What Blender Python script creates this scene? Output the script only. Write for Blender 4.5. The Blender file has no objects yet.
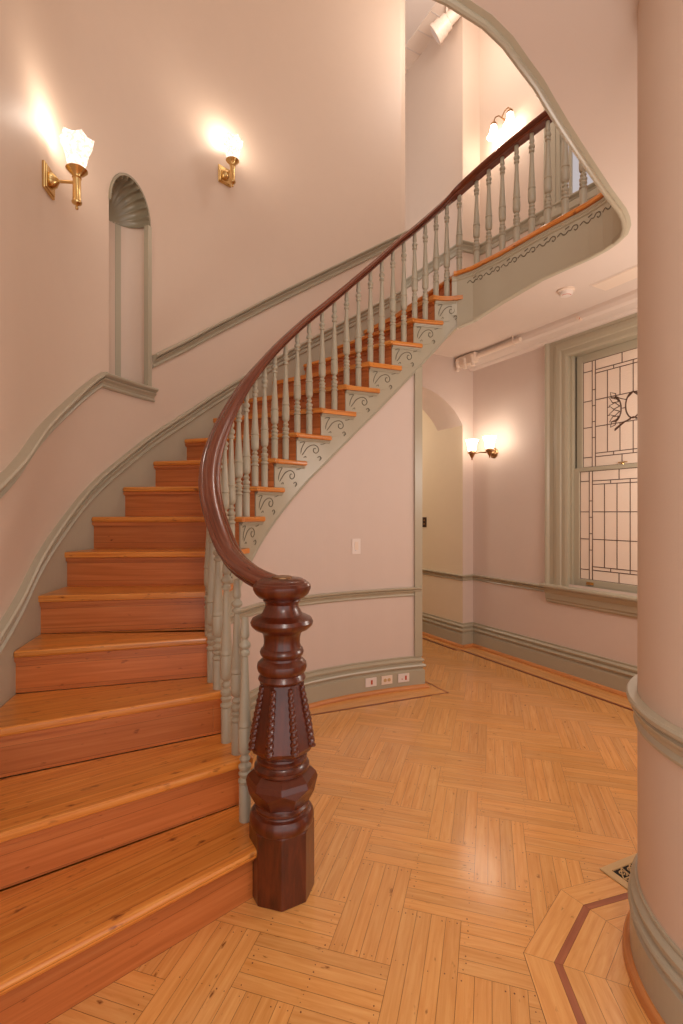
import bpy, bmesh, math, random
import numpy as np
from mathutils import Vector, Matrix
from mathutils.geometry import tessellate_polygon

random.seed(7)
SC = bpy.context.scene
COL = SC.collection
PI = math.pi
EYE = 1.45
R = 0.2037                       # riser height
CEIL = 3.11
FL2 = 17 * R
TOPZ = 7.03
A = Vector((-0.477, 0.879, 0))   # along the window wall, away from the camera
B = Vector((0.879, 0.477, 0))    # across the room, to the right
K = Vector((1.445, 5.49, 0))     # inner corner of the window wall

# ------------------------------------------------------------------ materials
def srgb(r, g, b):
    f = lambda c: (c / 255 / 12.92) if c / 255 <= 0.04045 else ((c / 255 + 0.055) / 1.055) ** 2.4
    return (f(r), f(g), f(b), 1.0)

def newmat(name):
    m = bpy.data.materials.new(name)
    m.use_nodes = True
    nt = m.node_tree
    b = nt.nodes['Principled BSDF']
    return m, nt, b

def paint(name, rgb, rough=0.5, bump=0.02, scale=60, metallic=0.0, spec=0.5, var=0.03):
    m, nt, b = newmat(name)
    b.inputs['Roughness'].default_value = rough
    b.inputs['Metallic'].default_value = metallic
    b.inputs['Specular IOR Level'].default_value = spec
    tc = nt.nodes.new('ShaderNodeTexCoord')
    n = nt.nodes.new('ShaderNodeTexNoise')
    n.inputs['Scale'].default_value = scale * 0.06
    n.inputs['Detail'].default_value = 5
    nt.links.new(tc.outputs['Object'], n.inputs['Vector'])
    mx = nt.nodes.new('ShaderNodeMix'); mx.data_type = 'RGBA'
    c = srgb(*rgb)
    mx.inputs[6].default_value = tuple(x * (1 - var) for x in c[:3]) + (1,)
    mx.inputs[7].default_value = tuple(min(1, x * (1 + var)) for x in c[:3]) + (1,)
    nt.links.new(n.outputs['Fac'], mx.inputs[0])
    nt.links.new(mx.outputs[2], b.inputs['Base Color'])
    if bump:
        n2 = nt.nodes.new('ShaderNodeTexNoise')
        n2.inputs['Scale'].default_value = scale
        n2.inputs['Detail'].default_value = 3
        nt.links.new(tc.outputs['Object'], n2.inputs['Vector'])
        bp = nt.nodes.new('ShaderNodeBump')
        bp.inputs['Strength'].default_value = bump
        bp.inputs['Distance'].default_value = 0.01
        nt.links.new(n2.outputs['Fac'], bp.inputs['Height'])
        nt.links.new(bp.outputs['Normal'], b.inputs['Normal'])
    return m

def wood(name, dark, mid, light, rough=0.35, planks=0.0, scale=(3.0, 55.0), attr=False, coat=0.0, wear=0.0, spec=0.5):
    """Grain runs along U (metres); planks = board width along V."""
    m, nt, b = newmat(name)
    N, L = nt.nodes, nt.links
    b.inputs['Roughness'].default_value = rough
    b.inputs['Coat Weight'].default_value = coat
    b.inputs['Coat Roughness'].default_value = 0.16
    b.inputs['Specular IOR Level'].default_value = spec
    uv = N.new('ShaderNodeUVMap')
    mp = N.new('ShaderNodeMapping')
    mp.inputs['Scale'].default_value = (scale[0], scale[1], 1)
    L.new(uv.outputs['UV'], mp.inputs['Vector'])
    n = N.new('ShaderNodeTexNoise'); n.inputs['Scale'].default_value = 1.0
    n.inputs['Detail'].default_value = 6; n.inputs['Roughness'].default_value = 0.62
    n.inputs['Distortion'].default_value = 0.4
    L.new(mp.outputs['Vector'], n.inputs['Vector'])
    cr = N.new('ShaderNodeValToRGB')
    e = cr.color_ramp.elements
    e[0].position = 0.28; e[0].color = srgb(*dark)
    e[1].position = 0.75; e[1].color = srgb(*light)
    k = e.new(0.5); k.color = srgb(*mid)
    L.new(n.outputs['Fac'], cr.inputs['Fac'])
    col = cr.outputs['Color']
    def mul(a, c2, fac=1.0):
        mx = N.new('ShaderNodeMix'); mx.data_type = 'RGBA'; mx.blend_type = 'MULTIPLY'
        mx.inputs[0].default_value = fac
        L.new(a, mx.inputs[6]); L.new(c2, mx.inputs[7])
        return mx.outputs[2]
    if attr:
        at = N.new('ShaderNodeVertexColor'); at.layer_name = 'board'
        col = mul(col, at.outputs['Color'])
    if planks:
        sp = N.new('ShaderNodeSeparateXYZ'); L.new(uv.outputs['UV'], sp.inputs[0])
        dv = N.new('ShaderNodeMath'); dv.operation = 'DIVIDE'; dv.inputs[1].default_value = planks
        L.new(sp.outputs['Y'], dv.inputs[0])
        fl = N.new('ShaderNodeMath'); fl.operation = 'FLOOR'; L.new(dv.outputs[0], fl.inputs[0])
        wn = N.new('ShaderNodeTexWhiteNoise'); wn.noise_dimensions = '1D'
        L.new(fl.outputs[0], wn.inputs['W'])
        mr = N.new('ShaderNodeMapRange'); mr.inputs['To Min'].default_value = 0.84; mr.inputs['To Max'].default_value = 1.08
        L.new(wn.outputs['Value'], mr.inputs['Value'])
        col = mul(col, mr.outputs['Result'])
        fr = N.new('ShaderNodeMath'); fr.operation = 'FRACT'; L.new(dv.outputs[0], fr.inputs[0])
        lt = N.new('ShaderNodeMath'); lt.operation = 'LESS_THAN'; lt.inputs[1].default_value = 0.0016 / planks
        L.new(fr.outputs[0], lt.inputs[0])
        mr2 = N.new('ShaderNodeMapRange'); mr2.inputs['To Min'].default_value = 1.0; mr2.inputs['To Max'].default_value = 0.45
        L.new(lt.outputs[0], mr2.inputs['Value'])
        col = mul(col, mr2.outputs['Result'])
    # scattered small dark marks and scuffs
    mp2 = N.new('ShaderNodeMapping'); mp2.inputs['Scale'].default_value = (14, 34, 1)
    L.new(uv.outputs['UV'], mp2.inputs['Vector'])
    n2 = N.new('ShaderNodeTexNoise'); n2.inputs['Scale'].default_value = 1.0; n2.inputs['Detail'].default_value = 3
    L.new(mp2.outputs['Vector'], n2.inputs['Vector'])
    c2 = N.new('ShaderNodeValToRGB')
    c2.color_ramp.elements[0].position = 0.24; c2.color_ramp.elements[0].color = (0.30, 0.2, 0.16, 1)
    c2.color_ramp.elements[1].position = 0.33 + wear * 0.05; c2.color_ramp.elements[1].color = (1, 1, 1, 1)
    L.new(n2.outputs['Fac'], c2.inputs['Fac'])
    col = mul(col, c2.outputs['Color'])
    L.new(col, b.inputs['Base Color'])
    bp = N.new('ShaderNodeBump'); bp.inputs['Strength'].default_value = 0.08; bp.inputs['Distance'].default_value = 0.004
    L.new(n.outputs['Fac'], bp.inputs['Height']); L.new(bp.outputs['Normal'], b.inputs['Normal'])
    return m

def emis(name, rgb, strength, transp=0.0):
    m, nt, b = newmat(name)
    N, L = nt.nodes, nt.links
    N.remove(b)
    out = N['Material Output']
    e = N.new('ShaderNodeEmission'); e.inputs['Color'].default_value = srgb(*rgb); e.inputs['Strength'].default_value = strength
    if transp:
        t = N.new('ShaderNodeBsdfTransparent')
        mx = N.new('ShaderNodeMixShader'); mx.inputs[0].default_value = transp
        L.new(e.outputs[0], mx.inputs[1]); L.new(t.outputs[0], mx.inputs[2]); L.new(mx.outputs[0], out.inputs[0])
    else:
        L.new(e.outputs[0], out.inputs[0])
    return m

M = {}
M['wall'] = paint('peach_wall_paint', (214, 190, 170), rough=0.55, bump=0.05, scale=180, var=0.015)
M['cream'] = paint('cream_wall_paint', (228, 208, 180), rough=0.6, bump=0.03, scale=180, var=0.015)
M['pink'] = paint('pale_pink_wall_paint', (216, 196, 184), rough=0.6, bump=0.05, scale=180, var=0.015)
M['ceiling'] = paint('ceiling_paint', (224, 208, 196), rough=0.7, bump=0.03, scale=120, var=0.015)
M['sage'] = paint('sage_green_gloss_paint', (178, 168, 146), rough=0.32, bump=0.02, scale=60, var=0.04)
M['groove'] = paint('shaded_sage_carving', (112, 104, 86), rough=0.5, bump=0)  # sage darkened: the shadow in the carving is put into the colour
M['oldsage'] = paint('crazed_sage_paint', (188, 180, 158), rough=0.4, bump=0.25, scale=14, var=0.05)
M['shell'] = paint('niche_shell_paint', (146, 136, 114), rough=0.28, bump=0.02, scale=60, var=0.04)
M['brass'] = paint('polished_brass', (218, 184, 124), rough=0.25, bump=0, metallic=1.0, var=0.03)
M['oldbrass'] = paint('aged_brass', (170, 130, 92), rough=0.3, bump=0, metallic=1.0, var=0.05)
M['white'] = paint('white_plastic', (235, 222, 214), rough=0.4, bump=0, var=0.01)
M['warmwhite'] = paint('warm_white_enamel', (238, 218, 200), rough=0.4, bump=0, var=0.01)
M['darkplate'] = paint('dark_bronze_plate', (70, 45, 32), rough=0.35, bump=0, metallic=0.5)
M['red'] = paint('orange_red_socket', (190, 70, 30), rough=0.4, bump=0)
M['hole'] = paint('dark_recess', (24, 16, 12), rough=0.9, bump=0)
M['lead'] = paint('lead_came', (92, 66, 50), rough=0.45, bump=0, metallic=0.3)
M['register'] = paint('tan_enamelled_register', (206, 170, 118), rough=0.4, bump=0)
M['tread'] = wood('oiled_oak_tread', (194, 108, 40), (216, 134, 56), (232, 158, 78), rough=0.30, planks=0.062, scale=(2.2, 60), coat=0.15, wear=1)
M['riser'] = wood('fir_riser', (176, 94, 42), (196, 110, 54), (210, 128, 70), rough=0.38, planks=0.105, scale=(1.6, 46), coat=0.1)
M['floor'] = wood('oak_parquet', (218, 148, 78), (230, 164, 92), (240, 180, 108), rough=0.24, scale=(4, 60), attr=True, coat=0.9)
M['strip'] = wood('walnut_inlay', (150, 78, 42), (162, 88, 50), (176, 100, 58), rough=0.35, scale=(5, 60))
M['shoe'] = wood('oak_shoe_moulding', (184, 108, 56), (206, 134, 74), (220, 150, 92), rough=0.35, scale=(2, 60))
M['gap'] = paint('dark_floor_joint', (112, 60, 30), rough=0.7, bump=0)
M['mahogany'] = wood('dark_mahogany', (60, 20, 7), (88, 33, 13), (112, 48, 21), rough=0.28, scale=(6, 46), coat=0.35)
M['rail'] = wood('polished_rail_mahogany', (84, 34, 17), (112, 50, 27), (134, 68, 40), rough=0.22, scale=(2.5, 60), coat=0.5)
M['shade'] = emis('lit_opal_glass', (255, 236, 212), 10.0)
M['shade2'] = emis('lit_etched_glass', (255, 236, 216), 1.6)
_nt = M['shade2'].node_tree; _n = _nt.nodes.new('ShaderNodeTexNoise'); _n.inputs['Scale'].default_value = 55; _n.inputs['Detail'].default_value = 4
_tc = _nt.nodes.new('ShaderNodeTexCoord'); _nt.links.new(_tc.outputs['Object'], _n.inputs['Vector'])
_cr = _nt.nodes.new('ShaderNodeValToRGB'); _cr.color_ramp.elements[0].position = .42; _cr.color_ramp.elements[0].color = srgb(236, 196, 172); _cr.color_ramp.elements[1].position = .55; _cr.color_ramp.elements[1].color = srgb(255, 240, 222)
_nt.links.new(_n.outputs['Fac'], _cr.inputs['Fac'])
_nt.links.new(_cr.outputs['Color'], [x for x in _nt.nodes if x.type == 'EMISSION'][0].inputs['Color'])

def glass_mat():
    m, nt, b = newmat('frosted_leaded_glass')
    N, L = nt.nodes, nt.links
    b.inputs['Base Color'].default_value = srgb(240, 220, 202)
    b.inputs['Roughness'].default_value = 0.28
    tc = N.new('ShaderNodeTexCoord'); n = N.new('ShaderNodeTexNoise'); n.inputs['Scale'].default_value = 90
    L.new(tc.outputs['Object'], n.inputs['Vector'])
    bp = N.new('ShaderNodeBump'); bp.inputs['Strength'].default_value = 0.25; bp.inputs['Distance'].default_value = 0.01
    L.new(n.outputs['Fac'], bp.inputs['Height']); L.new(bp.outputs['Normal'], b.inputs['Normal'])
    return m
M['glass'] = glass_mat()
M['daypane'] = emis('daylit_window_pane', (226, 214, 214), 0.6)

# ------------------------------------------------------------------ mesh builder
class MB:
    def __init__(s):
        s.v = []; s.f = []; s.mi = []; s.uv = []; s.c = []; s.sm = []
    def vert(s, p):
        s.v.append(tuple(p)); return len(s.v) - 1
    def face(s, ids, mi=0, uv=None, col=None, smooth=False):
        s.f.append(tuple(ids)); s.mi.append(mi); s.uv.append(uv); s.c.append(col); s.sm.append(smooth)
    def quad(s, a, b, c, d, **k):
        i = [s.vert(p) for p in (a, b, c, d)]
        s.face(i, **k)
    def box(s, c, e, mat=None, mi=0):
        """c centre, e half extents, mat = 3x3 rotation (local axes as columns)"""
        c = Vector(c); base = len(s.v)
        for x in (-1, 1):
            for y in (-1, 1):
                for z in (-1, 1):
                    p = Vector((x * e[0], y * e[1], z * e[2]))
                    if mat is not None: p = mat @ p
                    s.v.append(tuple(c + p))
        ax = 0 if e[0] >= max(e[1], e[2]) else (1 if e[1] >= e[2] else 2)
        for f in ((0, 1, 3, 2), (4, 6, 7, 5), (0, 4, 5, 1), (2, 3, 7, 6), (0, 2, 6, 4), (1, 5, 7, 3)):
            uvs = []
            for i in f:
                q = [((i >> 2) & 1) * 2 * e[0], ((i >> 1) & 1) * 2 * e[1], (i & 1) * 2 * e[2]]
                o = [j for j in range(3) if j != ax]
                uvs.append((q[ax] + c.x, q[o[0]] + q[o[1]] + c.z))
            s.face([base + i for i in f], mi=mi, uv=uvs)
    def prism(s, poly, z0, z1, mi=0, udir=None):
        """poly: xy list, z0/z1 heights"""
        n = len(poly)
        ar = sum(poly[i][0] * poly[(i + 1) % n][1] - poly[(i + 1) % n][0] * poly[i][1] for i in range(n))
        if ar < 0: poly = poly[::-1]
        udir = Vector(udir) if udir is not None else Vector((1, 0))
        vd = Vector((-udir.y, udir.x))
        lo = [s.vert((p[0], p[1], z0)) for p in poly]
        hi = [s.vert((p[0], p[1], z1)) for p in poly]
        fu = lambda p: (Vector((p[0], p[1])).dot(udir), Vector((p[0], p[1])).dot(vd))
        tris = tessellate_polygon([[Vector((p[0], p[1], 0)) for p in poly]])
        if n <= 12:
            s.face(hi, mi=mi, uv=[fu(p) for p in poly])
            s.face(lo[::-1], mi=mi, uv=[fu(p) for p in poly[::-1]])
        else:
            for t in tris:
                a, b, c = [Vector((poly[i][0], poly[i][1])) for i in t]
                if (b - a).cross(c - a) < 0: t = (t[0], t[2], t[1])
                s.face([hi[i] for i in t], mi=mi, uv=[fu(poly[i]) for i in t])
                t2 = t[::-1]
                s.face([lo[i] for i in t2], mi=mi, uv=[fu(poly[i]) for i in t2])
        acc = 0
        for i in range(n):
            j = (i + 1) % n
            l = math.dist(poly[i][:2], poly[j][:2])
            s.face([lo[i], lo[j], hi[j], hi[i]], mi=mi, uv=[(acc, z0), (acc + l, z0), (acc + l, z1), (acc, z1)])
            acc += l
    def lathe(s, prof, c=(0, 0, 0), n=32, axis=None, mi=0, smooth=True, rot=0.0, cap=True):
        """prof: (r, h) list; axis: 3x3 matrix whose z is the lathe axis"""
        c = Vector(c); rings = []
        for (r, h) in prof:
            ring = []
            for i in range(n):
                a = rot + 2 * PI * i / n
                p = Vector((r * math.cos(a), r * math.sin(a), h))
                if axis is not None: p = axis @ p
                ring.append(s.vert(c + p))
            rings.append(ring)
        acc = 0
        for k in range(len(rings) - 1):
            dl = math.dist(prof[k], prof[k + 1])
            for i in range(n):
                j = (i + 1) % n
                u0, u1 = i / n * 0.5, (i + 1) / n * 0.5
                s.face([rings[k][i], rings[k][j], rings[k + 1][j], rings[k + 1][i]], mi=mi, smooth=smooth,
                       uv=[(acc, u0), (acc, u1), (acc + dl, u1), (acc + dl, u0)])
            acc += dl
        if cap:
            s.face(rings[0][::-1], mi=mi, uv=[(0.1 * math.cos(i), 0.1 * math.sin(i)) for i in range(n)])
            s.face(rings[-1], mi=mi, uv=[(0.1 * math.cos(i), 0.1 * math.sin(i)) for i in range(n)])
    def tube(s, pts, r, n=8, mi=0, cap=True):
        pts = [Vector(p) for p in pts]
        m = len(pts); rr = r if isinstance(r, (list, tuple)) else [r] * m
        up = Vector((0, 0, 1)); rings = []; acc = 0
        t0 = (pts[1] - pts[0]).normalized()
        x = t0.cross(up)
        if x.length < 1e-3: x = t0.cross(Vector((1, 0, 0)))
        x.normalize()
        for k in range(m):
            t = (pts[min(k + 1, m - 1)] - pts[max(k - 1, 0)]).normalized()
            x = (x - t * x.dot(t)).normalized(); y = t.cross(x)
            rings.append([s.vert(pts[k] + (x * math.cos(2 * PI * i / n) + y * math.sin(2 * PI * i / n)) * rr[k]) for i in range(n)])
        for k in range(m - 1):
            dl = (pts[k + 1] - pts[k]).length
            for i in range(n):
                j = (i + 1) % n
                s.face([rings[k][i], rings[k][j], rings[k + 1][j], rings[k + 1][i]], mi=mi, smooth=True,
                       uv=[(acc, i * .01), (acc, j * .01), (acc + dl, j * .01), (acc + dl, i * .01)])
            acc += dl
        if cap:
            s.face(rings[0][::-1], mi=mi); s.face(rings[-1], mi=mi)
    def sweep(s, path, prof, side=1, mi=0, smooth=False, cap=True, closed_prof=True, normals=None):
        """path: Vectors (x,y,z); prof: (n, z) closed loop; n offset along the horizontal right-hand normal * side (mitred)"""
        path = [Vector(p) for p in path]; m = len(path); rings = []; acc = 0; accs = []
        for k in range(m):
            if normals is not None:
                nn = normals[k]; sc = 1
            else:
                d0 = (path[k] - path[max(k - 1, 0)]); d1 = (path[min(k + 1, m - 1)] - path[k])
                d0.z = 0; d1.z = 0
                if d0.length < 1e-9: d0 = d1
                if d1.length < 1e-9: d1 = d0
                d0 = d0.normalized(); d1 = d1.normalized()
                n0 = Vector((d0.y, -d0.x, 0)); n1 = Vector((d1.y, -d1.x, 0))
                nn = (n0 + n1)
                if nn.length < 1e-6: nn = n0
                nn.normalize(); sc = 1 / max(0.4, nn.dot(n0))
            rings.append([s.vert(path[k] + nn * (side * p[0] * sc) + Vector((0, 0, p[1]))) for p in prof])
            if k: acc += (path[k] - path[k - 1]).length
            accs.append(acc)
        q = len(prof)
        pv = [0]
        for i in range(q): pv.append(pv[-1] + math.dist(prof[i], prof[(i + 1) % q]))
        for k in range(m - 1):
            for i in range(q if closed_prof else q - 1):
                j = (i + 1) % q
                f = [rings[k][i], rings[k][j], rings[k + 1][j], rings[k + 1][i]]
                uv = [(accs[k], pv[i]), (accs[k], pv[i + 1]), (accs[k + 1], pv[i + 1]), (accs[k + 1], pv[i])]
                s.face(f, mi=mi, smooth=smooth, uv=uv)
        if cap and closed_prof:
            s.face(rings[0][::-1], mi=mi, uv=[(p[0], p[1]) for p in prof[::-1]])
            s.face(rings[-1], mi=mi, uv=[(p[0], p[1]) for p in prof])
    def build(s, name, mats, parent=None, origin=None, bevel=0, solid=0, autosmooth=None, fix=True):
        me = bpy.data.meshes.new(name)
        o3 = Vector(origin) if origin is not None else Vector((0, 0, 0))
        me.from_pydata([tuple(Vector(p) - o3) for p in s.v], [], s.f)
        uvl = me.uv_layers.new(name='UVMap')
        usecol = any(c is not None for c in s.c)
        if usecol: me.color_attributes.new(name='board', type='FLOAT_COLOR', domain='CORNER'); uvl = me.uv_layers['UVMap']; cl = me.color_attributes['board']
        for i, p in enumerate(me.polygons):
            p.material_index = s.mi[i]; p.use_smooth = s.sm[i]
            if s.uv[i]:
                for j, li in enumerate(p.loop_indices): uvl.data[li].uv = s.uv[i][j]
            if usecol:
                for li in p.loop_indices: cl.data[li].color = s.c[i] or (1, 1, 1, 1)
        for m in (mats if isinstance(mats, (list, tuple)) else [mats]): me.materials.append(m)
        if fix:
            bm = bmesh.new(); bm.from_mesh(me)
            bmesh.ops.recalc_face_normals(bm, faces=bm.faces)
            if any(s.sm):
                for e in bm.edges:
                    if len(e.link_faces) == 2 and e.calc_face_angle(0) > 0.55: e.smooth = False
            bm.to_mesh(me); bm.free()
        ob = bpy.data.objects.new(name, me); ob.location = o3
        COL.objects.link(ob)
        if parent is not None:
            ob.parent = parent
            ob.matrix_parent_inverse = Matrix.Identity(4)
            ob.location = o3 - parent_loc(parent)
        if bevel:
            b = ob.modifiers.new('bevel', 'BEVEL'); b.width = bevel; b.segments = 2; b.limit_method = 'ANGLE'; b.angle_limit = 0.7
        if solid:
            b = ob.modifiers.new('solid', 'SOLIDIFY'); b.thickness = solid; b.offset = -1
        return ob

def parent_loc(o):
    l = Vector(o.location); p = o.parent
    while p is not None: l += Vector(p.location); p = p.parent
    return l

def thing(name, label, cat, loc=(0, 0, 0), group=None):
    o = bpy.data.objects.new(name, None); COL.objects.link(o)
    o.empty_display_size = 0.1; o.location = loc
    o['label'] = label; o['category'] = cat
    if group: o['group'] = group
    return o
def tag(o, label, cat, group=None):
    o['label'] = label; o['category'] = cat
    if group: o['group'] = group
    return o
def struct(o):
    o['kind'] = 'structure'; return o

# ------------------------------------------------------------------ the two plan curves of the stair
def hermite(tab):
    ts = [t[0] for t in tab]; P = [Vector((t[1], t[2], 0)) for t in tab]; n = len(tab)
    T = []
    for i in range(n):
        a, b = max(i - 1, 0), min(i + 1, n - 1)
        T.append((P[b] - P[a]) / (ts[b] - ts[a]))
    def f(t):
        i = 0
        while i < n - 2 and t > ts[i + 1]: i += 1
        h = ts[i + 1] - ts[i]; u = (t - ts[i]) / h
        if u < 0: return P[i] + T[i] * (t - ts[i])
        if u > 1: return P[i + 1] + T[i + 1] * (t - ts[i + 1])
        h00 = 2*u**3 - 3*u*u + 1; h10 = u**3 - 2*u*u + u; h01 = -2*u**3 + 3*u*u; h11 = u**3 - u*u
        return P[i] * h00 + T[i] * (h10 * h) + P[i + 1] * h01 + T[i + 1] * (h11 * h)
    return f
inner_tab = [(1.0, -.335, 1.885), (1.6, -.392, 2.03), (2.1, -.4535, 2.17), (2.6, -.525, 2.28), (3.1, -.59, 2.39), (3.6, -.645, 2.49),
    (4.1, -.685, 2.595), (4.6, -.71, 2.70), (5.1, -.72, 2.81), (5.6, -.718, 2.92), (6.1, -.708, 3.03), (6.6, -.69, 3.13),
    (7.1, -.663, 3.225), (7.6, -.63, 3.31), (8.1, -.588, 3.40), (8.6, -.535, 3.48), (9.1, -.475, 3.555), (9.6, -.405, 3.63),
    (10.1, -.327, 3.70), (10.6, -.243, 3.765), (11.1, -.148, 3.83), (11.6, -.055, 3.885), (12.1, .040, 3.94), (12.6, .135, 3.985),
    (13.1, .233, 4.03), (13.6, .328, 4.07), (14.1, .422, 4.108), (14.6, .516, 4.14), (15.1, .610, 4.17), (15.6, .703, 4.195),
    (16.1, .797, 4.215), (16.6, .89, 4.225), (17.1, .995, 4.205)]
outer_tab = [(0, -1.0, .75), (1, -1.17, 1.12), (2, -1.32, 1.52), (3, -1.44, 1.92), (4, -1.53, 2.32), (5, -1.60, 2.63), (6, -1.63, 2.94), (7, -1.60, 3.20),
    (8, -1.515, 3.47), (9, -1.40, 3.73), (10, -1.25, 4.0), (11, -1.07, 4.22), (12, -.86, 4.42), (13, -.62, 4.59), (14, -.35, 4.74),
    (15, -.06, 4.87), (16, .24, 4.99), (17, .547, 5.10), (17.35, .655, 5.14)]
Ci = hermite(inner_tab); Co = hermite(outer_tab)
def nrm(f, s, right=True):
    d = f(s + .02) - f(s - .02); d.normalize()
    n = Vector((d.y, -d.x, 0))
    return n if right else -n
Ni = lambda s: nrm(Ci, s)          # towards the well
No = lambda s: nrm(Co, s)          # outer wall normal into the stair
def frange(a, b, n): return [a + (b - a) * i / n for i in range(n + 1)]

gal = [(1.11, 4.11), (1.1815, 4.01), (1.253, 3.895), (1.3245, 3.782), (1.396, 3.668), (1.4675, 3.555), (1.539, 3.44), (1.61, 3.33), (1.672, 3.215), (1.715, 3.08)]
well = [(1.005, 4.165), (1.08, 4.095), (1.15, 3.99), (1.235, 3.87), (1.416, 3.555), (1.52, 3.39), (1.61, 3.25), (1.655, 3.15), (1.672, 3.066), (1.672, 2.98), (1.64, 2.895),
        (1.59, 2.82), (1.527, 2.745), (1.354, 2.575), (1.214, 2.43), (1.074, 2.285), (.955, 2.16), (.839, 2.034), (.75, 1.935), (.662, 1.85), (.576, 1.765), (.483, 1.693), (.337, 1.612),
        (.15, 1.54), (-.15, 1.46), (-.6, 1.38), (-1.1, 1.33)]

# ------------------------------------------------------------------ camera
cam = bpy.data.cameras.new('camera'); co = bpy.data.objects.new('camera', cam); COL.objects.link(co)
co.location = (0, 0, EYE); co.rotation_euler = (PI / 2, 0, 0)
cam.sensor_fit = 'VERTICAL'; cam.sensor_height = 36; cam.lens = 500 / 1024 * 36
cam.shift_y = 1 / 1024; cam.clip_start = 0.05
SC.camera = co

# ------------------------------------------------------------------ mouldings
CHAIR = [(0, -.078), (.012, -.078), (.017, -.070), (.012, -.062), (.008, -.058), (.013, -.046), (.028, -.036), (.030, -.030), (.021, -.026), (.034, -.020), (.045, -.014), (.047, -.006), (.040, 0), (0, 0)]
BASE = [(0, 0), (.028, 0), (.028, .142), (.018, .150), (.016, .160), (.030, .168), (.036, .180), (.030, .190), (.014, .196), (.012, .206), (.024, .214), (.026, .226), (.016, .236), (.008, .242), (.012, .250), (.010, .256), (0, .256)]
SHOE = [(0, 0), (.052, 0), (.052, .010), (.046, .022), (.034, .030), (0, .030)]
CASE = [(0, -.0), (.0, .0)]

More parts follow.
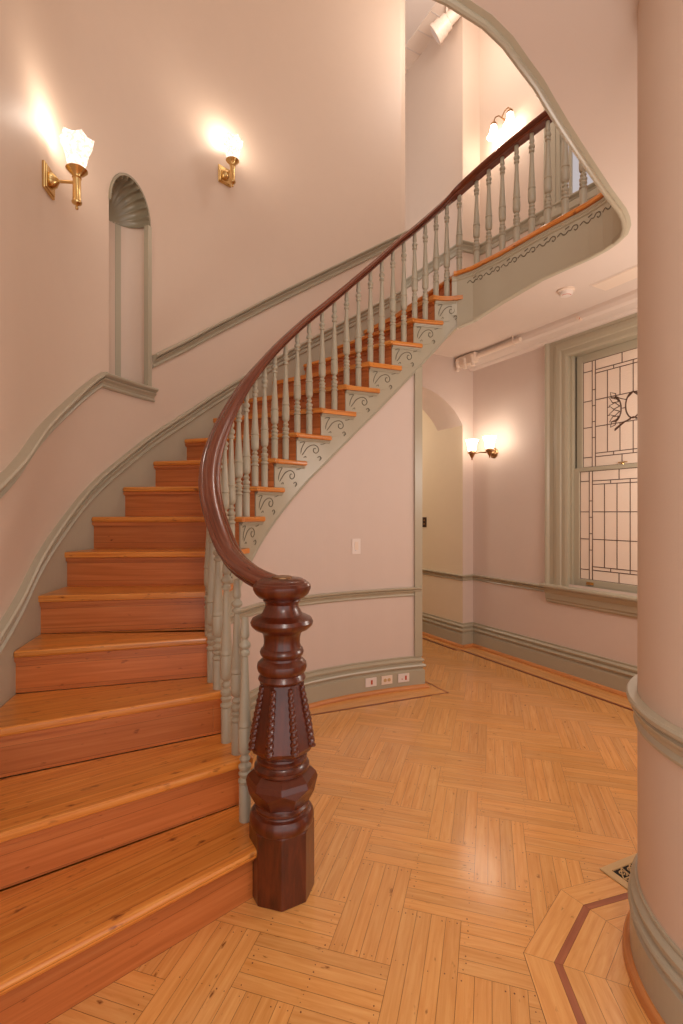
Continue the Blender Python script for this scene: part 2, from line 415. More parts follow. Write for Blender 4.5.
# ------------------------------------------------------------------ FLOOR
def build_floor():
    mb = MB()
    mb.quad((-4, -1.2, -.004), (3.6, -1.2, -.004), (3.6, 9, -.004), (-4, 9, -.004), mi=1)
    th = math.radians(16.5)
    D = Vector((math.cos(th), -math.sin(th))); C = Vector((math.sin(th), math.cos(th)))
    O = Vector((-.338, 1.531)); L, W = .454, .208
    def emit(u0, v0, u1, v1, along_u):
        nb = 4
        for i in range(nb):
            if along_u:
                a0, b0, a1, b1 = u0, v0 + (v1 - v0) * i / nb, u1, v0 + (v1 - v0) * (i + 1) / nb
            else:
                a0, b0, a1, b1 = u0 + (u1 - u0) * i / nb, v0, u0 + (u1 - u0) * (i + 1) / nb, v1
            g = .0006
            cs = [(a0 + g, b0 + g), (a1 - g, b0 + g), (a1 - g, b1 - g), (a0 + g, b1 - g)]
            pts = [O + D * p[0] + C * p[1] for p in cs]
            cx, cy = sum(p.x for p in pts) / 4, sum(p.y for p in pts) / 4
            t = .90 + .14 * random.random(); w = random.uniform(-.025, .025)
            ru, rv = random.random() * 20, random.random() * 20
            if along_u: uv = [(p[0] + ru, p[1] + rv) for p in cs]
            else: uv = [(p[1] + ru, p[0] + rv) for p in cs]
            mb.quad(*[(p.x, p.y, 0) for p in pts], uv=uv, col=(t + w, t, t - w * 2, 1))
            if cy < 3.3:
                l0, l1 = (a0, a1) if along_u else (b0, b1)
                for e in (l0 + .022, l1 - .022, (l0 + l1) / 2):
                    for f in (.25, .75):
                        if random.random() < .25: continue
                        q = (e + random.uniform(-.006, .006), b0 + (b1 - b0) * f) if along_u else (a0 + (a1 - a0) * f, e + random.uniform(-.006, .006))
                        p = O + D * q[0] + C * q[1]; r = random.uniform(.0014, .0028)
                        ids = [mb.vert((p.x + r * math.cos(k), p.y + r * 1.2 * math.sin(k), .0003)) for k in (0, 1.05, 2.1, 3.14, 4.19, 5.24)]
                        mb.face(ids, mi=1)
    for k in range(-32, 32):
        for j in range(-16, 18):
            bu, bv = k * W + j * L, -k * W + j * L
            p = O + D * bu + C * bv
            if -3.2 < p.x < 3.4 and -.9 < p.y < 8.2:
                # keep only where the camera or a neighbour could see
                emit(bu, bv, bu + L, bv + W, True)
                emit(bu + L, bv, bu + L + W, bv + L, False)
    # straight borders laid round the edges
    def board(p, q, w0, w1, nrm2, mi, z, boards=1):
        """strip from p to q between offsets w0..w1 along nrm2"""
        p = Vector(p); q = Vector(q); nn = Vector(nrm2); l = (q - p).length
        for b in range(boards):
            a0 = w0 + (w1 - w0) * b / boards + .0006; a1 = w0 + (w1 - w0) * (b + 1) / boards - .0006
            x = 0; first = True
            while x < l:
                dx = min(l - x, random.uniform(.8, 1.4)) if l > 1 else l
                e = x + dx
                t = .93 + .12 * random.random(); r0 = random.random() * 20
                P = [p.lerp(q, x / l) + nn * a0, p.lerp(q, e / l) + nn * a0, p.lerp(q, e / l) + nn * a1, p.lerp(q, x / l) + nn * a1]
                mb.quad(*[(k_.x, k_.y, z) for k_ in P], mi=mi, uv=[(r0, a0), (r0 + dx, a0), (r0 + dx, a1), (r0, a1)], col=(t, t, t, 1))
                x = e + .0004
    def under(p, q, w0, w1, nrm2, z=.0006):
        p = Vector(p); q = Vector(q); nn = Vector(nrm2)
        P = [p + nn * w0, q + nn * w0, q + nn * w1, p + nn * w1]
        mb.quad(*[(k_.x, k_.y, z) for k_ in P], mi=1)
    a2 = Vector((A.x, A.y)); b2 = Vector((B.x, B.y)); k2 = Vector((K.x, K.y))
    for (p, q, w) in ((k2, k2 - a2 * 3.4, 1),):
        under(p, q, 0, .27, -b2)
        board(p, q, .015, .235, -b2, 0, .0012, 4); board(p, q, .236, .252, -b2, 2, .0012)
    j2 = k2 - b2 * .15
    under(j2 + a2 * 2.5, j2 + a2 * -.09, 0, .17, -b2, .0005)
    board(j2 + a2 * 2.5, j2 + a2 * -.09, .015, .13, -b2, 0, .0010, 2); board(j2 + a2 * 2.5, j2 - a2 * .09, .131, .147, -b2, 2, .0010)
    # spandrel border
    c0 = Vector((.867, 4.035)); s0 = Vector((-.233, 3.575)); dd = (c0 - s0).normalized(); nn = Vector((-dd.y, dd.x))
    s1 = s0 - dd * .45
    under(s1, c0, -.004, .16, nn, .0005); board(s1, c0, .016, .16, nn, 0, .0010, 2); board(s1, c0 , 0, .013, nn, 2, .0011)
    e0 = c0 + a2 * 2.2
    under(c0, e0, -.004, .16, -b2, .0004); board(c0, e0, .016, .16, -b2, 0, .0009, 2); board(c0, e0, 0, .016, -b2, 2, .0011)
    # chamfered border round the rounded pier: miter polygon inset bands
    P = [Vector((.555, -.6)), Vector((.565, 1.2)), Vector((.60, 1.648)), Vector((.845, 1.925)), Vector((1.3, 2.065)), Vector((1.9, 2.1))]
    def inset(P, d):
        out = []
        for i in range(len(P)):
            d0 = (P[i] - P[max(i - 1, 0)]) if i else (P[1] - P[0]); d1 = (P[min(i + 1, len(P) - 1)] - P[i]) if i < len(P) - 1 else d0
            d0 = d0.normalized(); d1 = d1.normalized()
            n0 = Vector((d0.y, -d0.x)); n1 = Vector((d1.y, -d1.x)); n = (n0 + n1).normalized()
            out.append(P[i] + n * (d / n.dot(n0)))
        return out
    def band(d0, d1, mi, z, g=.0006, shade=(.95, 1.06)):
        a, b = inset(P, d0 + g), inset(P, d1 - g)
        for i in range(len(P) - 1):
            e = (P[i + 1] - P[i]).normalized()
            q = [a[i] + e * g, a[i + 1] - e * g, b[i + 1] - e * g, b[i] + e * g]
            t = random.uniform(*shade); l = (P[i + 1] - P[i]).length; r0 = random.random() * 9
            mb.quad(*[(k_.x, k_.y, z) for k_ in q], mi=mi, uv=[(r0, d0), (r0 + l, d0), (r0 + l, d1), (r0, d1)], col=(t, t, t, 1))
    band(-.001, .85, 1, .0005, 0)
    band(0, .088, 0, .0012); band(.088, .112, 2, .0012)
    for i in range(9): band(.112 + i * .058, .112 + (i + 1) * .058, 0, .0012)
    f = mb.build('floor', [M['floor'], M['gap'], M['strip']], fix=False)
    struct(f)
    sl = MB(); sl.box((-.2, 3.9, -.06), (3.8, 5.1, .05)); struct(sl.build('floor_slab', M['gap'])); 
build_floor()

# ------------------------------------------------------------------ OUTER CURVED WALL with the niche
NS0, NS1 = 7.55, 8.86
NZ0, NZS, NZT = 2.355, 3.555, 3.815          # sill, springing, crown
def build_wall_left():
    mb = MB()
    ss = frange(-1.2, NS0, 40)[:-1] + frange(NS0, NS1, 20) + frange(NS1, 17.35, 44)[1:]
    def arch(s):
        u = (s - NS0) / (NS1 - NS0) * 2 - 1
        return NZS + (NZT - NZS) * math.sqrt(max(0, 1 - u * u))
    pos = lambda s, z: Vector((Co(s).x, Co(s).y, z))
    for i in range(len(ss) - 1):
        a, b = ss[i], ss[i + 1]
        if a >= NS0 - 1e-6 and b <= NS1 + 1e-6:
            mb.quad(pos(a, 0), pos(b, 0), pos(b, NZ0), pos(a, NZ0), smooth=True)
            mb.quad(pos(a, arch(a)), pos(b, arch(b)), pos(b, TOPZ), pos(a, TOPZ), smooth=True)
        else:
            zs = [0, NZ0, NZS, TOPZ]
            for k in range(3): mb.quad(pos(a, zs[k]), pos(b, zs[k]), pos(b, zs[k + 1]), pos(a, zs[k + 1]), smooth=True)
    # return of the wall end into the upper hall, and its hall side
    e = Co(17.35); t = A * 1.0
    mb.quad((e.x, e.y, 0), (e.x + A.x * .12, e.y + A.y * .12, 0), (e.x + A.x * .12, e.y + A.y * .12, TOPZ), (e.x, e.y, TOPZ))
    g = e + A * .12; prev = g
    for s in frange(17.35, 9, 16)[1:]:
        q = Co(s) - No(s) * .12
        mb.quad((prev.x, prev.y, 0), (q.x, q.y, 0), (q.x, q.y, TOPZ), (prev.x, prev.y, TOPZ)); prev = q
    w = mb.build('wall_left', M['wall'], fix=False); struct(w)
    bmx = bmesh.new(); bmx.from_mesh(w.data); bmesh.ops.remove_doubles(bmx, verts=bmx.verts, dist=1e-5); bmx.to_mesh(w.data); bmx.free()
    # niche body: half ellipse in plan
    p0, p1 = Co(NS0), Co(NS1); mid = (p0 + p1) / 2; ch = (p1 - p0); hw = ch.length / 2; cd = ch.normalized(); dn = Vector((-cd.y, cd.x, 0))
    depth = .20
    nb = MB(); N = 28
    def pl(th, z, k=1.0): return Vector((mid.x, mid.y, z)) + cd * (-math.cos(th) * hw * k) + dn * (math.sin(th) * depth * k)
    for i in range(N):
        a, b = PI * i / N, PI * (i + 1) / N
        nb.quad(pl(a, NZ0), pl(b, NZ0), pl(b, NZS), pl(a, NZS), smooth=True)
        if 2 <= i < N - 2: nb.quad(pl(a, NZS), pl(b, NZS), pl(b, NZT + .03), pl(a, NZT + .03), smooth=True)
    nb.face([nb.vert(pl(PI * i / N, NZT + .03)) for i in range(2, N - 1)])
    o = nb.build('wall_niche', M['wall'], fix=False); struct(o)
    bmx = bmesh.new(); bmx.from_mesh(o.data); bmesh.ops.remove_doubles(bmx, verts=bmx.verts, dist=1e-5); bmx.to_mesh(o.data); bmx.free()
    sb = MB()
    ids = [pl(PI * i / N, NZ0) for i in range(N + 1)]
    sb.prism([(p.x, p.y) for p in ids], NZ0 - .03, NZ0, mi=0); struct(sb.build('trim_niche_floor', M['sage']))
    # fluted shell: pole at the back, springing line
    sh = MB(); NF = 11; NA = NF * 8; NR = 12
    pole = pl(PI / 2, NZS + .0)
    def shell(a, r):
        # a 0..pi across the arch, r 0 at the face .. 1 at the pole
        ca, sa = math.cos(a), math.sin(a)
        ang = r * PI / 2
        rad = math.cos(ang)
        fl = abs(math.sin(a / PI * NF * PI))
        k = 1 + .15 * (1 - fl ** .6) * -1 * (1 - r) + .0
        p = Vector((mid.x, mid.y, NZS)) + cd * (-ca * hw * rad * k) + Vector((0, 0, sa * (NZT - NZS) * rad * k)) + dn * (math.sin(ang) * depth)
        return p
    for i in range(NA):
        for j in range(NR):
            a0, a1 = PI * i / NA, PI * (i + 1) / NA; r0, r1 = j / NR, (j + 1) / NR
            sh.quad(shell(a0, r0), shell(a1, r0), shell(a1, r1), shell(a0, r1), smooth=True)
    # outer scalloped lip and bead
    for i in range(NA):
        a0, a1 = PI * i / NA, PI * (i + 1) / NA
        def lip(a, k, d): return Vector((mid.x, mid.y, NZS)) + cd * (-math.cos(a) * hw * k) + Vector((0, 0, math.sin(a) * (NZT - NZS) * k)) - dn * d
        sh.quad(lip(a0, 1.02, -.0), lip(a1, 1.02, -.0), lip(a1, 1.01, .012), lip(a0, 1.01, .012))
        sh.quad(lip(a0, 1.01, .012), lip(a1, 1.01, .012), lip(a1, .95, .012), lip(a0, .95, .012))
        sh.quad(lip(a0, .95, .012), lip(a1, .95, .012), shell(a1, .02), shell(a0, .02))
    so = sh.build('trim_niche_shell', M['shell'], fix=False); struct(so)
    bmx = bmesh.new(); bmx.from_mesh(so.data); bmesh.ops.remove_doubles(bmx, verts=bmx.verts, dist=2e-5); bmesh.ops.recalc_face_normals(bmx, faces=bmx.faces); bmx.to_mesh(so.data); bmx.free()
    # vertical sage strips at the arris and inside the niche
    tr = MB()
    for (th, w) in ((PI, .0),):
        p = pl(th, 0); sgn = 1 if th > 1 else -1
        q = p + cd * (sgn * -.016)
        tr.box((q.x, q.y, (NZ0 + NZS) / 2), (.018, .02, (NZS - NZ0) / 2), Matrix((cd, dn, Vector((0, 0, 1)))).transposed())
    for th in (.95, 1.25):
        pass
    a0, a1 = 1.84, 2.06
    for i in range(4):
        u0, u1 = a0 + (a1 - a0) * i / 4, a0 + (a1 - a0) * (i + 1) / 4
        tr.quad(pl(u0, NZ0, .985), pl(u1, NZ0, .985), pl(u1, NZS, .985), pl(u0, NZS, .985))
    tr.quad(pl(a0, NZ0, .985), pl(a0, NZS, .985), pl(a0, NZS, 1.0), pl(a0, NZ0, 1.0)); tr.quad(pl(a1, NZ0, .985), pl(a1, NZS, .985), pl(a1, NZS, 1.0), pl(a1, NZ0, 1.0))
    struct(tr.build('trim_niche_edge', M['sage'], fix=False))
build_wall_left()

# chair rails on the curved wall
def trim_sweep(name, path, prof, side, mat=None, smooth=False):
    mb = MB(); mb.sweep(path, prof, side=side, smooth=smooth)
    return struct(mb.build(name, mat or M['sage']))
zoff = lambda s, d: s * R + d
BIGCH = [(x * 1.2, z * 1.25) for x, z in CHAIR]
path = [Vector((Co(s).x, Co(s).y, zoff(s, .87 + .015 * min(max(s - 3.5, 0), 2)/2))) for s in frange(-1, 7.30, 50)]
trim_sweep('trim_1', path, BIGCH, 1)
zsill = 7.30 * R + .885
trim_sweep('trim_2', [Vector((Co(s).x, Co(s).y, zsill)) for s in frange(7.30, 8.98, 16)], BIGCH, 1)
trim_sweep('trim_3', [Vector((Co(s).x, Co(s).y, zoff(s, .80))) for s in frange(8.95, 17.35, 44)], BIGCH, 1)
# skirt board with cap along the treads
SKIRTCAP = [(0, -.105), (.018, -.105), (.028, -.098), (.030, -.090), (.018, -.080), (.016, -.066), (.030, -.056), (.032, -.046), (.020, -.038), (.030, -.026), (.042, -.018), (.043, -.008), (.034, 0), (0, 0)]
sk = MB()
sk.sweep([Vector((Co(s).x, Co(s).y, zoff(s, .22))) for s in frange(-.6, 17.3, 90)], SKIRTCAP, side=1)
sk.sweep([Vector((Co(s).x, Co(s).y, zoff(s, .15))) for s in frange(-.6, 17.3, 90)], [(0, -.52), (.016, -.52), (.016, 0), (0, 0)], side=1)
struct(sk.build('baseboard_left', M['sage']))

# ------------------------------------------------------------------ STAIRCASE
stair = thing('staircase', 'curved oak staircase with sage green balusters, polished mahogany handrail and carved newel post', 'staircase', (Ci(1).x, Ci(1).y, 0))
def plank_uv_dir(k):
    d = (Ci(k) - Co(k)); d.normalize(); return Vector((d.x, d.y))
OH = .03
for k in range(1, 17):
    ov = .055
    s0 = k; s1 = k + 1
    ni = [Ci(s) + Ni(s) * ov for s in frange(s0, s1 + (.38 if k >= 3 else .0), 8)]
    a_in = Ci(k) + Ni(k) * (ov if k > 1 else .03); a_out = Co(k) + No(k) * .012
    d = (a_in - a_out).normalized(); fw = Vector((-d.y, d.x, 0))
    if fw.dot(Ci(k + .5) - Ci(k)) > 0: fw = -fw          # towards the lower side
    back_in = Ci(s1) - Ni(s1) * 0.0; back_out = Co(s1) + No(s1) * .012
    nose = OH
    poly = [a_out + fw * nose, a_in + fw * nose]
    poly += ni[0:1] if k > 1 else [a_in]
    if k > 1:
        poly += ni[1:]
        e = s1 + (.38 if k >= 3 else 0)
        if k >= 3: poly += [Ci(e) + Ni(e) * .022, Ci(s1) + Ni(s1) * .022]
    poly += [back_in, back_out]
    if k == 1:
        poly = [a_out + fw * nose, a_in + fw * nose, Ci(1) + Ni(1) * .02, Ci(1.5) + Ni(1.5) * .03, Ci(2) + Ni(2) * .04, back_in, back_out]
    mb = MB(); mb.prism([(p.x, p.y) for p in poly], k * R - .034, k * R, udir=plank_uv_dir(k))
    ob = mb.build('tread', M['tread'], stair, bevel=.011)
    # riser with a small scotia under the nosing
    mb = MB()
    bi = Ci(k) + (Ni(k) * .012 if k > 1 else Vector((0, 0, 0)))
    bo = Co(k) + No(k) * .012
    th = -fw * .02
    pl_ = [(bo.x, bo.y), (bi.x, bi.y), ((bi + th).x, (bi + th).y), ((bo + th).x, (bo + th).y)]
    mb.prism(pl_, (k - 1) * R - (.0 if k > 1 else 0), k * R - .034, udir=plank_uv_dir(k))
    for (h0, h1, dd) in ((.034, .052, .016), (.052, .060, .008)):
        q = [bo + fw * dd, bi + fw * dd, bi, bo]
        mb.prism([(p.x, p.y) for p in q], k * R - h1, k * R - h0, udir=plank_uv_dir(k))
    mb.build('riser', M['riser'], stair)
# last riser and the landing nosing along the gallery
k = 17
bi, bo = Ci(17) , Co(17) + No(17) * .012
d = (bi - bo).normalized(); fw = Vector((-d.y, d.x, 0))
if fw.dot(Ci(17) - Ci(16.5)) > 0: fw = -fw
mb = MB(); q = [bo, bi, bi - fw * .02, bo - fw * .02]
mb.prism([(p.x, p.y) for p in q], 16 * R, 17 * R - .034, udir=plank_uv_dir(17)); mb.build('riser', M['riser'], stair)
W3 = [Vector((p[0], p[1], 0)) for p in well]
gpath = [Ci(16.85) + Ni(16.85) * .03, Ci(17.0) + Ni(17.0) * .025] + W3[1:]
mb = MB()
mb.sweep([Vector((p.x, p.y, FL2)) for p in gpath], [(-.16, -.034), (.030, -.034), (.038, -.026), (.038, -.008), (.030, 0), (-.16, 0)], side=1)
mb.build('landing_nosing', M['tread'], stair)
mb = MB(); q = [bo + fw * OH, bi + fw * OH, bi - fw * .15, bo - fw * .15]
mb.prism([(p.x, p.y) for p in q], FL2 - .034, FL2, udir=plank_uv_dir(17)); mb.build('tread', M['tread'], stair, bevel=.011)

# stringer : smooth underside, saw-tooth covered by treads
def sbot(s):
    z = s * R - .455 if s < 15.5 else s * R - .455 + max(0, s - 15.5) ** 2 * .0
    return max(.0, z)
def stringer():
    mb = MB(); F = .018; Bk = -.03
    S = frange(2.0, 17.0, 150)
    def ztop(s): return (math.floor(s + 1e-6)) * R - .034
    prev = None
    for i in range(len(S) - 1):
        a, b = S[i], S[i + 1]; zt = ztop((a + b) / 2)
        pa, pb = Ci(a) + Ni(a) * F, Ci(b) + Ni(b) * F; qa, qb = Ci(a) + Ni(a) * Bk, Ci(b) + Ni(b) * Bk
        za, zb = sbot(a), sbot(b)
        if za >= zt: continue
        mb.quad((pa.x, pa.y, za), (pb.x, pb.y, zb), (pb.x, pb.y, zt), (pa.x, pa.y, zt))
        mb.quad((qa.x, qa.y, za), (qb.x, qb.y, zb), (qb.x, qb.y, zt), (qa.x, qa.y, zt))
        mb.quad((qa.x, qa.y, za), (qb.x, qb.y, zb), (pb.x, pb.y, zb), (pa.x, pa.y, za))
        mb.quad((qa.x, qa.y, zt), (qb.x, qb.y, zt), (pb.x, pb.y, zt), (pa.x, pa.y, zt))
    # bead along the bottom edge
    pts = [Ci(s) + Ni(s) * F + Vector((0, 0, sbot(s) + .008)) for s in frange(3.5, 17.0, 90)]
    mb.tube(pts, .008, 6)
    o = mb.build('stringer', M['sage'], stair, fix=True)
stringer()
# soffit under the flight
mb = MB()
for s in frange(3.5, 16.9, 60)[:-1]:
    e = s + 13.4 / 60
    for (u0, u1) in ((0, .5), (.5, 1)):
        f = lambda t, u: (Ci(t).lerp(Co(t), u)) + Vector((0, 0, sbot(t) + .01))
        mb.quad(f(s, u0), f(e, u0), f(e, u1), f(s, u1), smooth=True)
mb.build('soffit', M['ceiling'], stair, fix=False)

def onface(s, z, off): 
    p = Ci(s) + Ni(s) * off; return Vector((p.x, p.y, z))
# brackets with scroll carving
def bracket(k):
    mb = MB(); ztop = k * R - .034
    F = .018
    end = 1.34 if k < 16 else .98
    # panel outline in (s, z)
    top = [(k + .0 + u * end, ztop) for u in frange(0, 1, 8)]
    low = [(k + end, ztop - .02), (k + end * .93, ztop - .035), (k + end * .86, ztop - .065), (k + end * .80, ztop - .10), (k + .97, ztop - .13), (k + .85, ztop - .145), (k + .72, ztop - .16), (k + .55, ztop - .165), (k + .3, ztop - .168), (k + .0, ztop - .168)]
    poly = top + low
    th = .005
    lows = sorted(low, key=lambda q: q[0])
    def zl(x):
        for (x0, z0), (x1, z1) in zip(lows, lows[1:]):
            if x <= x1 + 1e-9: return z0 + (z1 - z0) * (x - x0) / max(1e-6, x1 - x0)
        return lows[-1][1]
    cols = frange(k, k + end, 16)
    for a_, b_ in zip(cols, cols[1:]):
        q0, q1 = onface(a_, ztop, F + th), onface(b_, ztop, F + th); r0, r1 = onface(a_, zl(a_), F + th), onface(b_, zl(b_), F + th)
        g0, g1 = onface(a_, zl(a_), F - .004), onface(b_, zl(b_), F - .004)
        mb.quad(r0, r1, q1, q0); mb.quad(g0, g1, r1, r0)
    mb.quad(onface(k, zl(k), F - .004), onface(k, zl(k), F + th), onface(k, ztop, F + th), onface(k, ztop, F - .004))
    # cove under the return nosing
    for (h, f) in ((.006, .022), (.015, .014)):
        mb.tube([onface(k - .0 + u * (end - .02), ztop - h, F + f * .8) for u in frange(0, 1, 8)], .0065, 6)
    mb.build('bracket', M['sage'], stair)
    # carved scroll
    c = MB()
    def curve(pts, r): c.tube([onface(k + a, ztop + b * R, F + th + .001) for a, b in pts], r, 6)
    def sm(pts, n=22):
        f = hermite([(i, p[0], p[1]) for i, p in enumerate(pts)])
        return [(f(t).x, f(t).y) for t in frange(0, len(pts) - 1, n)]
    curve(sm([(.14, -.17), (.22, -.14), (.34, -.13), (.27, -.25), (.2, -.40), (.17, -.58)]), [.0015] + [.0032] * 20 + [.0018, .001])
    curve(sm([(.22, -.62), (.33, -.48), (.48, -.30), (.70, -.20), (.86, -.26), (.90, -.40), (.80, -.50), (.70, -.44), (.72, -.33), (.80, -.33)], 30), [.001] + [.0034] * 29 + [.002])
    curve(sm([(.98, -.16), (1.08, -.14), (1.16, -.10)], 6), .0028)
    curve(sm([(.86, -.66), (.94, -.60), (1.0, -.68), (.93, -.76)], 8), .003)
    curve(sm([(.30, -.70), (.38, -.64), (.40, -.70)], 6), .0025)
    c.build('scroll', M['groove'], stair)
for k in range(5, 17): bracket(k)

# gallery fascia : curved apron below the landing nosing
def fascia():
    mb = MB()
    prof = [(a_ + .007, b_) for a_, b_ in [(0, -.035), (0.012, -.035), (.018, -.05), (.010, -.06), (.012, -.07), (.004, -.078), (.0, -.30), (-.002, -.354), (-.04, -.354), (-.04, -.035)]]
    pth = [Ci(16.8) + Ni(16.8) * .02, Ci(17) + Ni(17) * .02] + W3[1:]
    mb.sweep([Vector((p.x, p.y, FL2)) for p in pth], prof, side=1)
    lead = pth[1:6]; dz = [3.005, 3.025, 3.05, 3.08, 3.112]
    for i in range(len(lead) - 1):
        a, b = lead[i], lead[i + 1]; d_ = (b - a).normalized(); n_ = Vector((d_.y, -d_.x, 0)) * -.045
        a = a - n_ * .13; b = b - n_ * .13
        za, zb = dz[i], dz[i + 1]; t_ = FL2 - .29
        mb.quad((a.x, a.y, za), (b.x, b.y, zb), (b.x, b.y, t_), (a.x, a.y, t_)); a2_, b2_ = a + n_, b + n_
        mb.quad((a2_.x, a2_.y, za), (b2_.x, b2_.y, zb), (b2_.x, b2_.y, t_), (a2_.x, a2_.y, t_))
        mb.quad((a.x, a.y, za), (b.x, b.y, zb), (b2_.x, b2_.y, zb), (a2_.x, a2_.y, za))
    mb.tube([Vector((p.x, p.y, z + .006)) for p, z in zip(lead, dz)] + [Vector((p.x, p.y, CEIL + .002)) for p in pth[6:13]], .010, 8)
    o = mb.build('fascia', M['oldsage'], stair)
    c = MB()
    # running wave of scrolls
    cum = [0]
    for i in range(len(pth) - 1): cum.append(cum[-1] + (pth[i + 1] - pth[i]).length)
    def at(d):
        i = 0
        while i < len(cum) - 2 and d > cum[i + 1]: i += 1
        t = (d - cum[i]) / (cum[i + 1] - cum[i]); p = pth[i].lerp(pth[i + 1], t)
        dd = (pth[i + 1] - pth[i]).normalized(); return p + Vector((dd.y, -dd.x, 0)) * .010
    d = .14
    base = [(0, -.12), (.02, -.105), (.035, -.125), (.05, -.13), (.065, -.115), (.08, -.12), (.095, -.10), (.115, -.105), (.12, -.125), (.108, -.135), (.10, -.125)]
    while d < cum[-1] - .2:
        f = hermite([(i, p[0], p[1]) for i, p in enumerate(base)])
        pts = []
        for t in frange(0, len(base) - 1, 30):
            q = f(t); p = at(d + q.x * 1.25); pts.append(Vector((p.x, p.y, FL2 + q.y * 1.0)))
        c.tube(pts, .0042, 6)
        q = [at(d + x) for x in (.06, .09)]
        c.tube([Vector((q[0].x, q[0].y, FL2 - .095)), Vector((q[1].x, q[1].y, FL2 - .088))], .005, 6)
        d += .165
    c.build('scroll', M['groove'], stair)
fascia()

# balusters
BPROF = [(.022, 0), (.0225, .175), (.019, .182), (.025, .19), (.0255, .2), (.020, .207), (.0165, .213), (.023, .226), (.024, .235), (.018, .245), (.021, .251), (.0245, .262),
    (.024, .272), (.016, .28), (.0135, .287), (.019, .296), (.0205, .305), (.0150, .314), (.0125, .325), (.020, .334), (.0245, .345), (.026, .37), (.0255, .452), (.0225, .458), (.0225, .462),
    (.026, .467), (.026, .478), (.0235, .484), (.0235, .495), (.0165, .66), (.0120, .80), (.0120, .806), (.0185, .812), (.0195, .825), (.0145, .833), (.013, .84), (.0205, .85), (.0225, .86), (.0205, .87),
    (.013, .88), (.0115, .89), (.0165, .90), (.0175, .91), (.0155, .93), (.0130, 1.0)]
def zrail(s):
    if s <= 14.3: return s * R + .722
    tab = [(14.3, 14.3 * R + .722), (15.1, 3.775), (16.0, 3.94), (16.6, 4.045), (17.1, 4.135), (17.6, 4.195), (18.2, 4.225), (19, 4.233), (40, 4.233)]
    for i in range(len(tab) - 1):
        if s <= tab[i + 1][0]:
            return tab[i][1] + (tab[i + 1][1] - tab[i][1]) * (s - tab[i][0]) / (tab[i + 1][0] - tab[i][0])
    return tab[-1][1]
mb = MB(); mb.lathe(BPROF, n=20); b0 = mb.build('baluster', M['sage'], stair)
spots = [(Ci(1.6), 1 * R, zrail(1.6) - .03)]
for k in range(2, 17):
    for f in (.1, .6):
        spots.append((Ci(k + f), k * R, zrail(k + f)))
spots.append((Ci(17.08), FL2, zrail(17.1)))
for j, g in enumerate(gal): spots.append((Vector((g[0], g[1], 0)), FL2, zrail(17.6 + .5 * j)))
sl = parent_loc(stair)
for i, (p, z0, z1) in enumerate(spots):
    o = b0 if i == 0 else b0.copy()
    if i: COL.objects.link(o); o.parent = stair
    o.location = Vector((p.x, p.y, z0)) - sl; kx = 1.0 if i < 9 else .97
    o.scale = (kx * 1.08, kx * 1.08, (z1 + .012 - z0))

# handrail
RL = [(-.030, 0), (-.037, .005), (-.036, .013), (-.030, .017), (-.040, .020), (-.051, .027), (-.056, .037), (-.054, .047), (-.047, .054), (-.040, .057), (-.036, .054), (-.032, .058),
      (-.026, .066), (-.018, .071), (-.008, .074), (0, .0745)]
RAIL = RL + [(-a, b) for a, b in RL[-2::-1]]
NC = Vector((-.231, 1.94, 0))
path = []
endz = 1.128
for t in frange(0, 1, 8):
    p = NC.lerp(Ci(2.3), t); 
    # ease from the cap to the flight
    a = NC; b = Vector((-.345, 1.985, 0)); c = Ci(2.4)
    q = a * (1 - t) ** 2 + b * (2 * t * (1 - t)) + c * t * t
    z = endz + (zrail(2.4) - endz) * t ** 1.6
    path.append(Vector((q.x, q.y, z)))
for s in frange(2.55, 17.1, 130): path.append(Vector((Ci(s).x, Ci(s).y, zrail(s))))
for j, g in enumerate(gal): path.append(Vector((g[0], g[1], zrail(17.6 + .5 * j))))
# smooth the path a little
for it in range(6):
    path = [path[0]] + [(path[i - 1] + path[i] * 2 + path[i + 1]) / 4 for i in range(1, len(path) - 1)] + [path[-1]]
mb = MB(); mb.sweep(path, RAIL, side=1, smooth=True)
mb.build('handrail', M['rail'], stair)

# newel post
newel = bpy.data.objects.new('newel_post', None); COL.objects.link(newel); newel.parent = stair
newel.location = NC - sl; newel.empty_display_size = .1
rot8 = math.radians(6.8); rotS = rot8 + PI / 8
mb = MB()
c8 = 1 / math.cos(PI / 8)
mb.lathe([(.126, 0), (.126, .258), (.112, .276)], NC, n=8, smooth=False, rot=rot8)
mb.build('base', M['mahogany'], newel, origin=NC, bevel=.003)
mb = MB()
mb.lathe([(a_, .252 + (b_ - .222) * .80) for a_, b_ in [(.108, .222), (.116, .226), (.122, .238), (.1245, .258), (.122, .278), (.114, .292), (.102, .298), (.099, .304), (.104, .312), (.104, .322), (.096, .330), (.092, .350)]], NC, n=48)
mb.build('lower_ring', M['mahogany'], newel, origin=NC)
mb = MB()
def oct_ring(r, z, half): return [mb.vert(NC + Vector((r * math.cos(rot8 + (k + half) * PI / 4), r * math.sin(rot8 + (k + half) * PI / 4), z))) for k in range(8)]
rg = [oct_ring(.092, .335, .5), oct_ring(.108, .352, .5), oct_ring(.132, .396, .5), oct_ring(.139, .424, 0), oct_ring(.132, .444, 0), oct_ring(.112, .460, 0), oct_ring(.098, .470, 0)]
for q in range(6):
    for k in range(8):
        w_ = (k + 1) % 8; a_, b_ = rg[q], rg[q + 1]
        if q == 2:
            mb.face([a_[k], b_[w_], b_[k]]); mb.face([a_[k], a_[w_], b_[w_]])
        else: mb.face([a_[k], a_[w_], b_[w_], b_[k]])
mb.face(rg[0][::-1]); mb.face(rg[-1])
mb.build('faceted_collar', M['mahogany'], newel, origin=NC, bevel=.002)
mb = MB()
